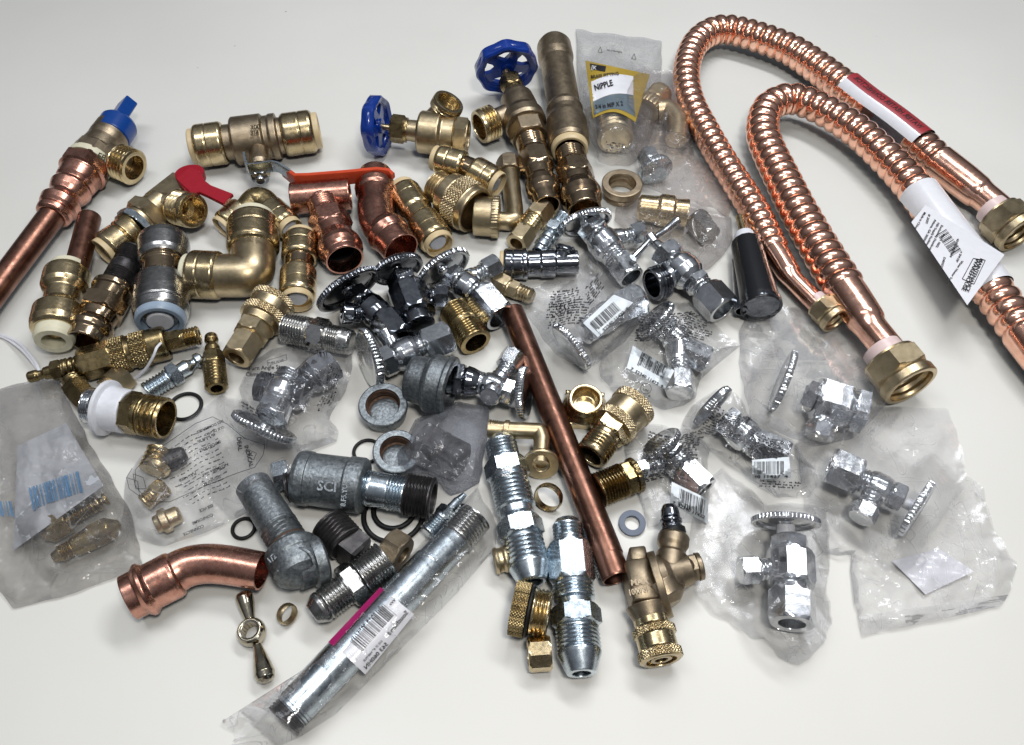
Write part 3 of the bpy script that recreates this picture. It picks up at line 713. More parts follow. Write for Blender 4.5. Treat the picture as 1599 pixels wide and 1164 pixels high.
collar(T, C(600, 680, 50), C(455, 640, 50), 24); collar(T, C(640, 700, 48), C(765, 770, 44), 25, plug='grey_insert', hole=.74)
T.done()
# steel/brass slip coupling
T = Th('sleeve_coupling', 'grey steel-jacketed push coupling with a blue and white mouth', 'pipe fitting')
T.lathe('body', 'bronze', A(740, 900, 38), A(735, 1000, 38), [(0, 32), (.2, 33), (.25, 30), (.8, 30), (1, 34)])
T.lathe('end_ring', 'brass_gold', A(745, 790, 38), A(745, 830, 38), [(0, 30), (1, 33)])
T.lathe('jacket', 'steel', A(745, 805, 38), A(742, 905, 38), [(0, 34), (.05, 38), (.25, 39), (.8, 38), (.9, 36), (1, 33)], ns=60)
k = T.lathe('jacket', 'steel', A(738, 985, 38), FF(812, 245, 38), [(0, 36), (.08, 40), (.5, 42), (.75, 42), (.78, 40.5), (.81, 42), (.95, 40), (1, 37)], ns=60)
T.lathe('release_ring', 'blue_insert', FF(815, 195, 38), FF(808, 275, 38), [(0, 36), (.5, 38), (.9, 37), (1, 35), (1, 28), (0, 28), (0, 0)], parent=k)
T.lathe('insert', 'white_plastic', FF(813, 200, 36), FF(808, 272, 36), [(0, 20), (.95, 20), (1, 18)], parent=k)
T.done()

# copper press tee
T = Th('copper_tee', 'copper press tee whose branch mouth shows a black seal ring', 'pipe fitting')
m = MB(); m.lathe(B(568, 585, 30), B(862, 560, 30), [(0, 20), (0, 23.5), (.01, 24.5), (1, 24.5), (1, 22), (.8, 22), (.8, 0)])
m.lathe(B(710, 570, 32), B(835, 892, 30), [(.05, 20), (.10, 22), ('T', .12, .30, 25, 6, 1.4), (.31, 26), ('H', .34, .54, 33), (.55, 28), (.66, 27), (.72, 30), (.78, 33.5), (.84, 34.5), (.90, 33), (.93, 29.5), (1, 29), (1, 26), (.7, 26), (.7, 16), (.4, 16), (.4, 0)], ns=60)
b = T.part('body', 'copper_fit', m)
T.lathe('seal_ring', 'rubber', B(800, 806, 30), B(812, 838, 30), [(0, 27), (1, 27), (1, 23), (0, 23)], parent=b)
T.done()
T = Th('copper_elbow', 'copper press elbow with beaded ends curving under the chrome handle', 'pipe fitting')
m = MB(); m.tube([B(992, 530, 32), B(992, 600, 32), B(993, 650, 34), B(1003, 700, 34), B(1025, 740, 34), B(1045, 765, 34)], [28, 28, 28.5, 29, 29.5, 30], ns=44)
m.lathe(B(992, 565, 32), B(990, 462, 30), [(0, 28), (.1, 31), (.3, 32.5), (.45, 29), (.5, 26), (.98, 26.5), (1, 25), (1, 24), (.7, 24), (.7, 0)])
m.lathe(C(185, 985, 34), C(280, 1100, 34), [(0, 28), (.15, 33), (.3, 34.5), (.45, 32), (.5, 30), (1, 29.5), (1, 27.5), (.2, 27), (.2, 0)])
T.part('body', 'copper_fit', m); T.done()

# drain valve, small blue wheel
T = Th('drain_valve', 'brass drain valve with a thin blue handwheel standing on edge', 'valve')
wheel(T, C(160, 475, 48), D(-1, -.04, -.36), 46, 'blue_paint', tw=20)
T.lathe('stem', 'brass', C(160, 476, 48), C(240, 487, 46), [(0, 5), (1, 5)])
T.lathe('packing_nut', 'brass_old', C(228, 486, 46), C(312, 497, 44), [('H', 0, .85, 22), (.86, 19), (1, 19)])
m = MB(); m.lathe(C(300, 495, 44), C(618, 535, 40), [(0, 16), (.2, 17), (.22, 30), (.25, 32.5), (.55, 33), (.6, 29), (.78, 29), ('H', .79, .99, 30, 6), (1, 26), (1, 19), (.8, 19), (.8, 0)], ns=60)
m.lathe(C(430, 480, 42), C(505, 395, 60), [(0, 22), (1, 20)])
T.part('body', 'brass_gold', m)
T.lathe('hose_outlet', 'brass', C(490, 410, 58), None, [(0, 20), (.3, 22), ('T', .32, .85, 25, 3, 2), (.9, 24.5), (1, 24), (1, 18), (.4, 18), (.4, 0)], d=D(.45, -.8, .55), L=24, ns=60)
T.done()

# gate valve, big blue wheel, with adapter
T = Th('hose_valve', 'cast brass hose valve with a broad blue handwheel and polished press adapter below', 'valve')
wheel(T, C(810, 178, 62), D(-.22, -.97, -.68), 49, 'blue_paint', tw=10)
T.lathe('stem', 'brass_cast', C(806, 195, 62), C(836, 262, 52), [(0, 6), (1, 6)])
T.lathe('packing_nut', 'brass_old', C(826, 232, 52), C(850, 305, 48), [(0, 10), (.05, 12), ('H', .1, .8, 19), (.82, 16), (1, 16)])
m = MB(); m.lathe(C(846, 290, 46), C(932, 545, 36), [(0, 15), (.1, 20), (.2, 26), (.35, 28), (.5, 29), (.58, 33), (.7, 34), (.75, 32), ('H', .76, 1, 31)], ns=60)
m.lathe(C(880, 400, 40), C(745, 450, 38), [(0, 24), (.5, 18), (1, 17)])
T.part('body', 'brass_cast', m)
T.lathe('hose_outlet', 'brass', C(765, 445, 38), C(672, 482, 38), [(0, 17), (.2, 24), ('T', .22, .85, 27, 4, 3), (.9, 26), (1, 25.5), (1, 20), (.2, 20), (.2, 0)], ns=60)
T.lathe('adapter', 'bronze', C(925, 520, 35), C(1018, 880, 30), [(0, 22), ('T', .02, .25, 24, 7, 1.6), (.27, 23), ('H', .30, .52, 28), (.54, 23), (.65, 22), (.70, 26), (.77, 27), (.84, 26), (.88, 22), (.99, 21), (1, 20), (1, 18), (.7, 18), (.7, 0)], ns=60)
T.done()

# long repair coupling with adapter
T = Th('repair_coupling', 'long aged brass repair coupling with a polished press adapter in its mouth', 'pipe fitting')
m = MB(); m.lathe(DD(258, 118, 36), DD(322, 510, 36), [(0, 20), (.01, 24), (.05, 28), (.20, 28.5), (.24, 27), (.27, 25.5), (.8, 25.5), (.84, 28), (.88, 26.5), (1, 27)], ns=48); T.part('tube', 'brass_cast', m)
k = T.lathe('collar', 'brass_cast', DD(316, 470, 36), DD(334, 620, 36), [(0, 24), (.08, 30), (.2, 32), (.85, 32), (.95, 30), (.96, 20)])
T.lathe('release_ring', 'ivory', DD(332, 590, 36), DD(337, 635, 36), [(0, 29), (.8, 29), (1, 27), (1, 23), (0, 23), (0, 0)], parent=k)
T.lathe('adapter', 'bronze', DD(335, 630, 32), DD(408, 920, 32), [(0, 18), (.02, 22), ('T', .04, .25, 24, 7, 1.4), ('H', .28, .50, 29), (.52, 26), (.60, 25.5), (.66, 30), (.74, 32.5), (.82, 31), (.86, 27), (.99, 26), (1, 25), (1, 23), (.6, 23), (.6, 0)], ns=60)
T.done()

# threaded ring
T = Th('brass_ring', 'thick brass ring with a threaded waist resting by the clear bags', 'ring', solo=True)
T.lathe(None, 'brass_cast', (969, 306, 4), None, [(0, 21), (0, 26), (.15, 27), ('T', .18, .5, 28, 2, 2), (.52, 30), (.58, 31.5), (.97, 31.5), (1, 30.5), (1, 21.5), ('T', .98, .05, 21, 3, 1.5), (0, 21)], d=(0, -.03, 1), L=27, ns=64); T.done()

# brass elbow with nut, cap
T = Th('compression_elbow', 'brass elbow with a hex nut on its upright leg and knurled cap alongside', 'pipe fitting')
T.tube('body', 'brass_gold', [C(828, 720, 22), C(838, 800, 22), C(850, 900, 22), C(852, 950, 22), C(820, 958, 22), C(720, 950, 22)], 14.5, ns=32, step=2, sm=False)
T.lathe('nut', 'brass_cast', C(820, 650, 22), C(830, 735, 22), [(0, 14), ('H', .02, .75, 20), (.78, 14), (1, 14)])
T.done()
T = Th('hose_cap', 'brass hose cap with fluted rim and a red washer inside', 'cap')
T.lathe('shell', 'brass_gold', C(648, 930, 32), C(778, 936, 32), [(.4, 0), (.4, 24), (.02, 24), (0, 25), (0, 29), (.03, 30), (.7, 31), ('S', .7, .97, 33, 50, 1), (1, 20)], ns=60)
T.lathe('washer', 'red_washer', C(668, 930, 32), C(690, 931, 32), [(0, 22), (1, 22), (1, 9), (0, 9)])
T.done()
T = Th('hose_adapter', 'wide brass hose adapter with a knurled band', 'pipe fitting')
m = MB(); m.lathe(C(450, 775, 34), C(655, 905, 34), [(0, 18), (0, 24), ('T', .02, .24, 26, 4, 2.5), (.26, 24), (.30, 30), (.34, 35), (.52, 36), (.54, 35), ('K', .56, .86, 39.5, 6, 1.6, 30), (.88, 37), (.97, 37), (1, 36), (1, 31), (.5, 31), (.5, 0)], ns=60)
T.part('body', 'brass_gold', m); T.done()
T = Th('compression_union', 'small brass union with two hex nuts leaning beside the zinc adapter', 'pipe fitting')
T.lathe('body', 'brass', C(985, 900, 24), C(870, 1055, 24), [(.2, 12), (.25, 17), ('T', .3, .7, 17, 5, 1.5), (.75, 17), (.8, 12)])
union_nut(T, 'nut', 'brass_gold', C(910, 1005, 24), C(860, 1072, 24), 19.5, bore=.55)
union_nut(T, 'nut', 'brass_gold', C(950, 950, 24), C(1002, 885, 24), 21)
T.done()
T = Th('zinc_adapter', 'bright zinc adapter with a threaded tip lying on the chrome valves', 'pipe fitting', rest=24, solo=True)
T.lathe(None, 'zinc', I(505, 135, 44), I(365, 345, 42), [(0, 10), ('T', .02, .26, 12.5, 7, 1.5), (.28, 11), ('H', .30, .5, 17), (.52, 11), (.6, 13.5), (.68, 13.5), (.7, 10.5), (.75, 10.5), (.77, 14), (.9, 14), (.92, 11), (1, 11), (1, 7), (.8, 7), (.8, 0)]); T.done()

# ================================================================ chrome stops, loose
def stop(name, label, body, nutp, out, hd, hdir, hr, br=20, nr=25, orr=15, group='chrome stop valves', mat='chrome', bore=.55, stem=True, rest=0., brass_thread=False, hex_body=False, hl=11, stemr=6, tap=True):
    """angle stop: body (a,b), main nut (a,b) opening at b, side outlet (a,b), handle centre, outward direction and radius"""
    T = Th(name, label, 'valve', group, rest=rest)
    a, b = body; m = MB()
    if hex_body: m.lathe(a, b, tw=22.5, prof=[(0, br * .5), ('H', .02, .22, br * .92), (.24, br * .8), ('H', .26, .80, br * 1.12, 8), (.82, br * .8), (1, br * .8)])
    else: m.lathe(a, b, [(0, br * .5), ('H', .02, .26, br * .98), (.28, br * .8), (.34, br * .92), (.42, br), (.62, br), (.72, br * .9), (.76, br * .75), ('T', .78, 1, br * .82, 4, 1.5)])
    if out:
        m.lathe(((a[0] + 2 * b[0]) / 3 if False else out[0][0]), None, []) if False else None
        m.lathe(out[0], out[1], [(0, orr * 1.0), (.3, orr * .9), ('T', .34, .6, orr * .82, 3, 1.2), (.62, orr * .7), (1, orr * .6)])
    T.part('body', mat, m)
    if nutp: union_nut(T, 'inlet_nut', mat, nutp[0], nutp[1], nr, bore=bore)
    if out and tap:
        o0 = np.array(out[0]); o1 = np.array(out[1]); T.lathe('outlet_nut', mat, tuple(o0 * .42 + o1 * .58), tuple(o1), [('H', 0, 1, orr * 1.12), (1, orr * .8), (1, orr * .5), (.4, orr * .5), (.4, 0)])
    if hd:
        if stem:
            m = MB(); m.lathe(hd, None, [(0, stemr), (1, stemr)], d=-hdir, L=stem if stem is not True else 14); T.part('stem', 'white_plastic', m)
        knob_disc(T, hd, hdir, hr, mat, L=hl)
    return T
T = stop('stop_valve', 'dark chrome stop with a tilted round handle and a small round brass-lined outlet facing up', (ZZ := G(915, 235, 30)), None, None, G(893, 205, 30), D(-.60, -.80, -.30), 53) if False else None
T = stop('angle_stop', 'dark chrome stop with a wide tilted handle behind the steel nipple', (G(925, 215, 34), G(1130, 400, 30)), (G(1085, 350, 30), G(1180, 470, 30)), None, G(898, 205, 40), D(-.56, -.83, -.33), 55, br=24, nr=27, mat='dark_chrome')
T.lathe('outlet', 'dark_chrome', G(960, 330, 34), G(850, 325, 44), [(0, 12), ('T', .05, .35, 14, 4, 1.3), (.4, 12), (.45, 17), (.95, 17.5), (1, 15), (1, 9), (.4, 9), (.4, 0)]); T.done()
T = stop('angle_stop', 'tall chrome hex-bodied stop with a white-necked handle over the copper elbow', (H(318, 372, 46), H(425, 650, 40)), None, None, H(300, 345, 50), D(-.36, -.90, -.48), 41, br=29, mat='dark_chrome', hex_body=True, rest=14, stemr=9)
T.lathe('outlet', 'dark_chrome', H(420, 480, 44), H(580, 490, 40), [(0, 14), ('T', .2, .5, 14, 4, 1.2), ('H', .52, 1, 20), (1, 14), (1, 9), (.6, 9), (.6, 0)]); T.done()
T = stop('straight_stop', 'chrome stop lying level, fluted handle on edge above the pipe caps', (H(200, 870, 34), H(470, 750, 34)), (H(440, 775, 34), H(590, 715, 34)), None, H(160, 830, 42), D(-.93, .25, .26), 48, br=26, nr=29, bore=.6, hl=14)
T.lathe('outlet', 'chrome', H(290, 800, 36), H(230, 690, 44), [(0, 16), (.6, 15), (1, 17), (1, 10), (.4, 10), (.4, 0)]); T.done()
T = stop('angle_stop', 'chrome angle stop with its open nut mouth beside the brass nipple', (H(590, 370, 34), H(790, 490, 34)), (H(765, 470, 34), H(880, 605, 30)), (H(680, 400, 36), H(862, 300, 38)), H(565, 345, 42), D(-.58, -.80, -.42), 47, br=24, nr=29, orr=17, bore=.68)
T.done()
T = stop('angle_stop', 'chrome stop rising from the galvanised coupling, handle on edge by the copper tube', (H(960, 1040, 34), H(720, 960, 34)), None, (H(850, 1000, 34), H(960, 810, 38)), H(990, 1030, 36), D(1, .03, .22), 41, br=22, orr=18, hl=13, stem=False)
T.lathe('inlet', 'dark_chrome', H(760, 975, 34), H(585, 950, 34), [(0, 18), (.2, 22), (.4, 24), (.45, 21), ('H', .5, .8, 28), (.82, 22), (1, 22)])
T.lathe('outlet', 'chrome', H(850, 1000, 34), H(815, 1055, 50), [(0, 16), (.8, 18), (1, 15)])
T.done()
T = Th('reducer', 'mottled galvanised reducing coupling holding a chrome stop in its mouth', 'pipe fitting')
T.lathe('body', 'galvanised', H(358, 945, 44), H(600, 1005, 44), [(0, 20), (0, 30), (.03, 34), (.1, 36), (.42, 39), (.48, 44), (.55, 47), (.85, 46), (.88, 49), (.97, 49), (1, 46), (1, 36), (.6, 34), (.6, 0)], ns=60)
m = MB(); m.lathe(H(375, 950, 64), H(470, 972, 68), [(0, 3), (1, 3)]); T.part('rib', 'galvanised', m)
T.done()
T = Th('push_stop', 'dark chrome push-fit stop with an ivory ring beside the zinc adapter', 'valve', 'chrome stop valves')
collar(T, I(290, 410, 24), I(158, 408, 24), 24, mat='dark_chrome')
m = MB(); m.lathe(I(260, 410, 24), I(590, 400, 24), [(0, 20), (.05, 25), (.12, 25), (.14, 21), (.35, 21), (.37, 23), (.6, 23), (.62, 19), (1, 19)])
m.lathe(I(500, 390, 28), I(525, 300, 46), [(0, 15), (.6, 14), (.8, 17), (1, 12)]); T.part('body', 'dark_chrome', m)
T.done()
T = stop('angle_stop', 'chrome stop with a broad flat handle below the polished adapters', (I(655, 190, 44), I(830, 400, 34)), (I(810, 380, 34), I(895, 490, 30)), (I(790, 270, 40), I(968, 235, 40)), I(640, 190, 48), D(-.30, -.92, -.40), 42, br=26, nr=24, orr=17, bore=.7, rest=4)
T.done(); STOP_BODY = RECENT[-1]
# small lever drain cock
T = Th('sillcock', 'chrome drain tap with a small cross lever and threaded hose mouth', 'valve')
m = MB(); m.tube([J(165, 352, 60), J(215, 300, 64), J(262, 250, 66)], [6.5, 5, 5], ns=20); m.tube([J(262, 250, 66), J(330, 210, 66), J(400, 155, 66)], [5, 5.5, 8], ns=20)
m.lathe(J(250, 232, 66), J(282, 275, 62), [(0, 9), (.1, 10), (.9, 10), (1, 9)]); T.part('lever', 'chrome', m)
T.lathe('stem', 'chrome', J(270, 258, 62), J(345, 330, 46), [(0, 8), (.5, 9), (1, 11)])
m = MB(); m.lathe(J(320, 310, 44), J(590, 570, 34), [(0, 14), ('H', .02, .22, 27), (.24, 22), (.32, 27), (.45, 29), (.56, 27), (.62, 22), ('H', .63, .74, 24), ('T', .75, 1, 20, 5, 2)], ns=60)
m.lathe(J(430, 400, 38), J(330, 470, 38), [(0, 20), (1, 17)]); T.part('body', 'chrome', m)
T.lathe('hose_mouth', 'dark_chrome', J(345, 470, 40), None, [(0, 16), (.2, 25), ('T', .22, .8, 27.5, 3.5, 2.5), (.85, 26), (1, 25.5), (1, 20), (.2, 19), (.2, 0)], d=D(-.80, .28, .55), L=28, ns=60)
union_nut(T, 'inlet_nut', 'chrome', J(555, 530, 34), J(650, 635, 32), 29, bore=.66, tw=10)
T.done()
T = Th('close_nipple', 'short golden fully threaded brass nipple with an open end', 'pipe fitting', solo=True)
T.lathe(None, 'brass_old', H(615, 560, 26), H(740, 748, 26), [(0, 18), ('T', .01, .46, 25, 7, 2.2), (.48, 24), (.50, 24), ('T', .52, .99, 25.5, 7, 2.2), (1, 21), (1, 18), (.2, 18), (.2, 0)]); T.done()
T = Th('compression_union', 'small brass union poking out from under the clear bag corner', 'pipe fitting')
T.lathe('body', 'brass_gold', H(900, 425, 20), H(1065, 490, 20), [(0, 9), (.15, 14), ('H', .2, .5, 15), (.52, 12), ('T', .54, .9, 13, 4, 1.4), (1, 9)])
union_nut(T, 'nut', 'brass_gold', H(925, 440, 20), H(850, 400, 20), 19); T.done()

# ================================================================ galvanised and black iron
for nm, lab, c, r, dd in (('pipe_cap', 'round galvanised pipe cap with rusty hollow facing up', Q_(578, 50, 22), 38, (.0, -.12, 1)), ('pipe_cap', 'galvanised pipe cap half covered by the grey bag', Q_(645, 285, 20), 37, (.1, -.1, 1))):
    T = Th(nm, lab, 'cap', 'galvanised pipe caps')
    k = T.lathe('shell', 'galvanised', c, None, caps=(1, 0), prof= [(-1.0, 26), (-.9, 33), (-.2, r - 1), (0, r), (.3, r), (.34, r - 2), (.34, r * .70), (.30, r * .72)], d=dd, L=26, ns=60)
    T.lathe('hollow', 'rust', c, None, [('T', .32, -.5, r * .70, 4, 1.6), (-.55, r * .6)], d=dd, L=26, ns=60, parent=k, caps=(0, 0))
    T.lathe('floor', 'galvanised', c, None, [(-.6, r * .62), (-.55, r * .6), (-.52, r * .4), (-.5, 0)], d=dd, L=26, parent=k); T.done()
T = Th('threaded_coupling', 'grey malleable coupling on a nipple that ends in a wide black bushing', 'pipe fitting')
T.lathe('nipple', 'black_iron', Q_(85, 460, 44), Q_(230, 425, 44), [(0, 18), ('T', .02, 1, 24, 7, 3)], ns=60)
T.lathe('body', 'galvanised', Q_(140, 405, 44), Q_(488, 450, 44), [(0, 34), (.01, 40), (.06, 42), (.08, 43), (.20, 43), (.21, 41), (.74, 41.5), (.76, 43.5), (.95, 43.5), (.99, 41), (1, 32)], ns=60)
m = MB(); m.lathe(Q_(470, 455, 40), Q_(690, 495, 38), [('T', 0, .2, 28, 4, 2.6), (.22, 27.5), (.62, 27.5), (.64, 26), ('T', .66, 1, 29, 5, 2.6)], ns=60); T.part('nipple', 'zinc', m)
T.lathe('bushing', 'black_iron', Q_(690, 492, 36), Q_(830, 515, 36), [(0, 28), ('T', .02, .95, 33, 8, 2.6), (1, 30), (1, 24), (.4, 24), (.4, 0)], ns=60)
m = MB(); text_on(m, 'SCI', 22, Q_(240, 470)[:2], (1, .1), lambda x, y: 85); text_on(m, '8.F5.YU', 11, Q_(385, 555)[:2], (.1, -1), lambda x, y: 84)
T.part('cast_mark', 'galvanised', m); T.done()
T = Th('street_elbow', 'grey malleable elbow screwed on a galvanised nipple, mouth turned to the table', 'pipe fitting')
T.lathe('nipple', 'galvanised', O(735, 540, 40), O(945, 880, 40), [(0, 20), (0, 28), (.62, 29), (.65, 29), ('T', .66, 1, 30, 6, 2.6)], ns=60)
T.lathe('thread_rust', 'rust', O(918, 838, 40), O(938, 872, 40), [(0, 29), (1, 30)])
m = MB(); m.lathe(O(928, 862, 42), O(1018, 1062, 42), [(0, 28), (.02, 38), (.08, 42), (.32, 43), (.36, 41), (.6, 41), (.75, 38), (.87, 29), (.96, 14), (1, 0)], ns=60)
m.lathe(O(965, 985, 42), O(1112, 935, 30), [(0, 34), (.5, 34), (.56, 40), (.9, 41), (1, 36)], ns=60)
m.tube([O(935, 905, 78), O(985, 880, 80), O(1040, 905, 78), O(1065, 960, 70)], 3, ns=10); m.tube([O(870, 1000, 70), O(930, 905, 80)], 2.5, ns=10)
text_on(m, '1/2', 13, O(825, 960)[:2], (.75, -.65), lambda x, y: 74, lift=4)
T.part('body', 'galvanised', m)
T.done(); UNDER_NOTICE = RECENT[-1]
T = Th('square_plug', 'black iron pipe plug with a coarse thread and square head', 'plug', solo=True)
m = MB(); m.lathe(Q_(300, 640, 30), Q_(395, 745, 30), [(0, 20), (0, 28), ('T', .02, .96, 31, 7, 3), (1, 28)]); m.lathe(Q_(385, 735, 30), Q_(470, 800, 28), [(0, 26, 'h', 4), (.1, 30, 'h', 4), (.85, 30, 'h', 4), (1, 26, 'h', 4)], tw=30)
T.part(None, 'black_iron', m); T.done()
T = Th('flare_nipple', 'shiny steel flare nipple with hex waist next to the brass nut', 'pipe fitting', solo=True)
T.lathe(None, 'steel', R(470, 510, 32), R(842, 235, 32), [(0, 12), (.0, 16), (.10, 25), (.14, 26), (.16, 24), ('T', .18, .44, 26.5, 7, 2.2), ('H', .45, .62, 37), (.63, 28), ('T', .64, .99, 32, 9, 2.6), (1, 28)], ns=60, tw=42); T.done()
T = Th('hex_nut', 'chunky plain brass hex nut between black plug and plastic sleeve', 'nut', solo=True)
T.lathe(None, 'brass_cast', Q_(590, 745, 30), Q_(680, 800, 30), [(0, 16), (.1, 20), ('H', .05, 1, 31), (1, 20), (1, 14), (.3, 14), (.3, 0)], tw=5); T.done()
for lab, c, r, w in (('thin black rubber ring beside the white-flanged fitting', FF(935, 695, 2), 24.5, 3), ('black rubber ring under the edge of the upper pipe cap', Q_(495, 275, 2), 20.5, 2.8), ('outer one of the two large black rubber rings under the black bushing', Q_(628, 595, 3), 46, 4.2), ('inner one of the two large black rubber rings under the black bushing', Q_(632, 570, 5), 32, 4.2), ('small black rubber ring peeking from the galvanised elbow pipe', O(686, 772, 2), 17, 3)):
    T = Th('rubber_ring', lab, 'o-ring', 'black rubber rings', solo=True); m = MB(); m.torus(c, r, w); T.part(None, 'rubber', m); T.done()
T = Th('zinc_nipple', 'small bright zinc hose barb lying over the sleeve end', 'pipe fitting', rest=12, solo=True)
T.lathe(None, 'zinc', Q_(795, 690, 40), Q_(990, 490, 40), [(0, 10), ('T', .02, .38, 14.5, 7, 1.8), ('H', .40, .58, 17), (.6, 8), (.82, 8), (.84, 7), (1, 4)], tw=5); T.done()
T = Th('steel_nipple', 'long steel nipple with hex middle and a thread at each end', 'pipe fitting', solo=True)
T.lathe(None, 'steel', G(528, 405, 28), G(912, 495, 28), [(0, 18), ('T', .01, .36, 24.5, 9, 2.2), (.38, 23), ('H', .40, .62, 28), (.63, 21), ('T', .65, .84, 21.5, 6, 1.6), (.86, 21), (.97, 20), (1, 16)], ns=60, tw=5); T.done()

# ================================================================ air-tool style brass fittings
T = Th('quick_coupler', 'short brass quick coupler with knurled bands and hex foot', 'coupler')
T.lathe('sleeve', 'brass_gold', G(468, 250, 32), G(370, 400, 32), [(0, 24), (0, 30), ('K', .03, .22, 35, 3, 1.5, 28), (.24, 32.5), (.52, 32.5), ('K', .54, .78, 35, 4, 1.5, 28), (.80, 30), (1, 28)], ns=60)
T.lathe('hex_foot', 'brass_gold', G(375, 385, 32), G(250, 582, 32), [(0, 25), ('H', .05, .38, 30), ('H', .40, .98, 26.5), (1, 20), (1, 13), (.6, 13), (.6, 0)], ns=60)
T.done()
T = Th('air_plug', 'little brass plug with bulb tip and tapered threads', 'plug', solo=True)
T.lathe(None, 'brass_old', G(107, 452, 18), G(140, 755, 18), [(0, 9), (.02, 10), (.10, 11), (.12, 9), (.14, 7), (.18, 7), (.22, 11), (.26, 12), (.34, 11), ('H', .36, .56, 17.5), ('T', .57, .96, 17.5, 7, 1.7), (1, 14), (1, 9), (.6, 9), (.6, 0)]); T.done()
T = Th('air_plug', 'bright zinc plug with round tip, hex collar and coarse thread', 'plug', solo=True)
T.lathe(None, 'zinc', FF(735, 625, 18), FF(1020, 450, 18), [(0, 12), ('T', .02, .40, 16, 7, 2), (.41, 13), ('H', .43, .58, 20), (.6, 12), (.74, 12.5), (.78, 10), (.82, 7.5), (.87, 7.5), (.89, 12), (.97, 12), (1, 9), (1, 5), (.9, 5), (.9, 0)]); T.done()
T = Th('quick_coupler', 'long aged brass quick coupler with knurled sleeve and thread at each end', 'coupler')
T.lathe('tail', 'brass_old', FF(140, 550, 30), FF(425, 480, 30), [(0, 7), (.03, 9), (.16, 9.5), (.2, 7), (.27, 7), (.3, 10), (.42, 11), ('H', .44, .62, 17), ('T', .64, 1, 16, 4, 1.8)])
T.lathe('hex_body', 'brass_old', FF(410, 485, 30), FF(580, 440, 30), [('H', 0, 1, 27)], tw=10)
T.lathe('sleeve', 'brass_old', FF(570, 443, 30), FF(845, 370, 30), [(0, 22), ('K', .02, .28, 28, 4, 1.4, 26), (.3, 26), (.36, 26), ('K', .38, .66, 28, 4, 1.4, 26), (.68, 27), (.95, 27.5), (1, 26), (1, 20), (.8, 20), (.8, 0)], ns=60)
T.lathe('head', 'brass_old', FF(820, 378, 30), FF(1010, 335, 30), [(0, 12), ('H', .05, .55, 17), ('T', .57, .95, 15.5, 5, 1.8), (1, 13), (1, 9), (.7, 9), (.7, 0)])
T.done()
T = Th('flare_elbow', 'plain brass angled elbow tucked under the grey bag and coupler', 'pipe fitting', solo=True)
m = MB(); m.lathe(FF(370, 560, 26), FF(390, 600, 26), [(0, 12), ('T', .0, 1, 17, 3, 1.5)]); m.tube([FF(380, 590, 26), FF(400, 625, 26), FF(440, 670, 26), FF(480, 700, 26)], 21, ns=6, sm=False); T.part(None, 'brass_old', m); T.done()
T = Th('aerator_adapter', 'chrome threaded ring, white nylon flange and brass hose end in one stack', 'pipe fitting')
T.lathe('chrome_ring', 'chrome', FF(450, 690, 38), FF(550, 705, 38), [(0, 24), ('T', .02, .42, 28.5, 4, 1.8), (.44, 27), ('S', .46, .98, 31, 50, 1.4), (1, 28)], ns=60)
T.lathe('flange', 'white_plastic', FF(530, 700, 38), FF(650, 722, 38), [(0, 40), (.02, 44), (.15, 44), (.18, 42), (.22, 35.5), (.95, 34.5), (1, 33), (1, 29), (0, 29)], ns=64)
T.lathe('hex_body', 'brass_old', FF(640, 722, 38), FF(735, 738, 38), [('H', 0, .72, 34), (.74, 28), (1, 28)], tw=8)
T.lathe('hose_end', 'brass_old', FF(700, 732, 38), FF(838, 757, 38), [(0, 27), (.05, 32), (.18, 32), (.22, 29), ('T', .26, .92, 33, 3.5, 3.4), (1, 31), (1, 27), (.3, 27), (.3, 0)], ns=60)
T.done()
T = Th('brass_block_fitting', 'small square brass fitting hidden behind the white nylon flange', 'pipe fitting', solo=True)
m = MB(); m.lathe(FF(575, 590, 20), FF(640, 530, 20), [(0, 15, 'h', 4), (.06, 22, 'h', 4), (.94, 22, 'h', 4), (1, 19, 'h', 4)], tw=35); m.lathe(FF(560, 560, 20), FF(520, 600, 18), [('T', 0, 1, 13, 4, 1.5)]); T.part(None, 'brass_gold', m); T.done()
T = Th('wire_tie', 'white wire tie running from the edge to the grey bag', 'tie', solo=True, rest=None)
m = MB(); m.tube([FF(-40, 325, 3), FF(20, 338, 4), FF(90, 370, 10), FF(140, 420, 14), (56, 568, 12), (66, 592, 10)], 2.6, ns=10, flat=(.6, 1)); m.tube([FF(-40, 335, 2), FF(20, 348, 3), FF(80, 385, 8), FF(130, 430, 12), FF(185, 500, 10), FF(208, 550, 8)], 2.2, ns=10, flat=(.6, 1)); T.part(None, 'string', m); T.done()
T = Th('wire_tie', 'white wire tie looped through the sleeve of the long coupler', 'tie', solo=True, rest=None)
m = MB(); m.tube([FF(812, 375, 58), FF(790, 400, 60), FF(775, 440, 52), FF(740, 500, 30), FF(700, 540, 12), FF(672, 562, 3)], 2.4, ns=10, flat=(.6, 1)); T.part(None, 'string', m); T.done()

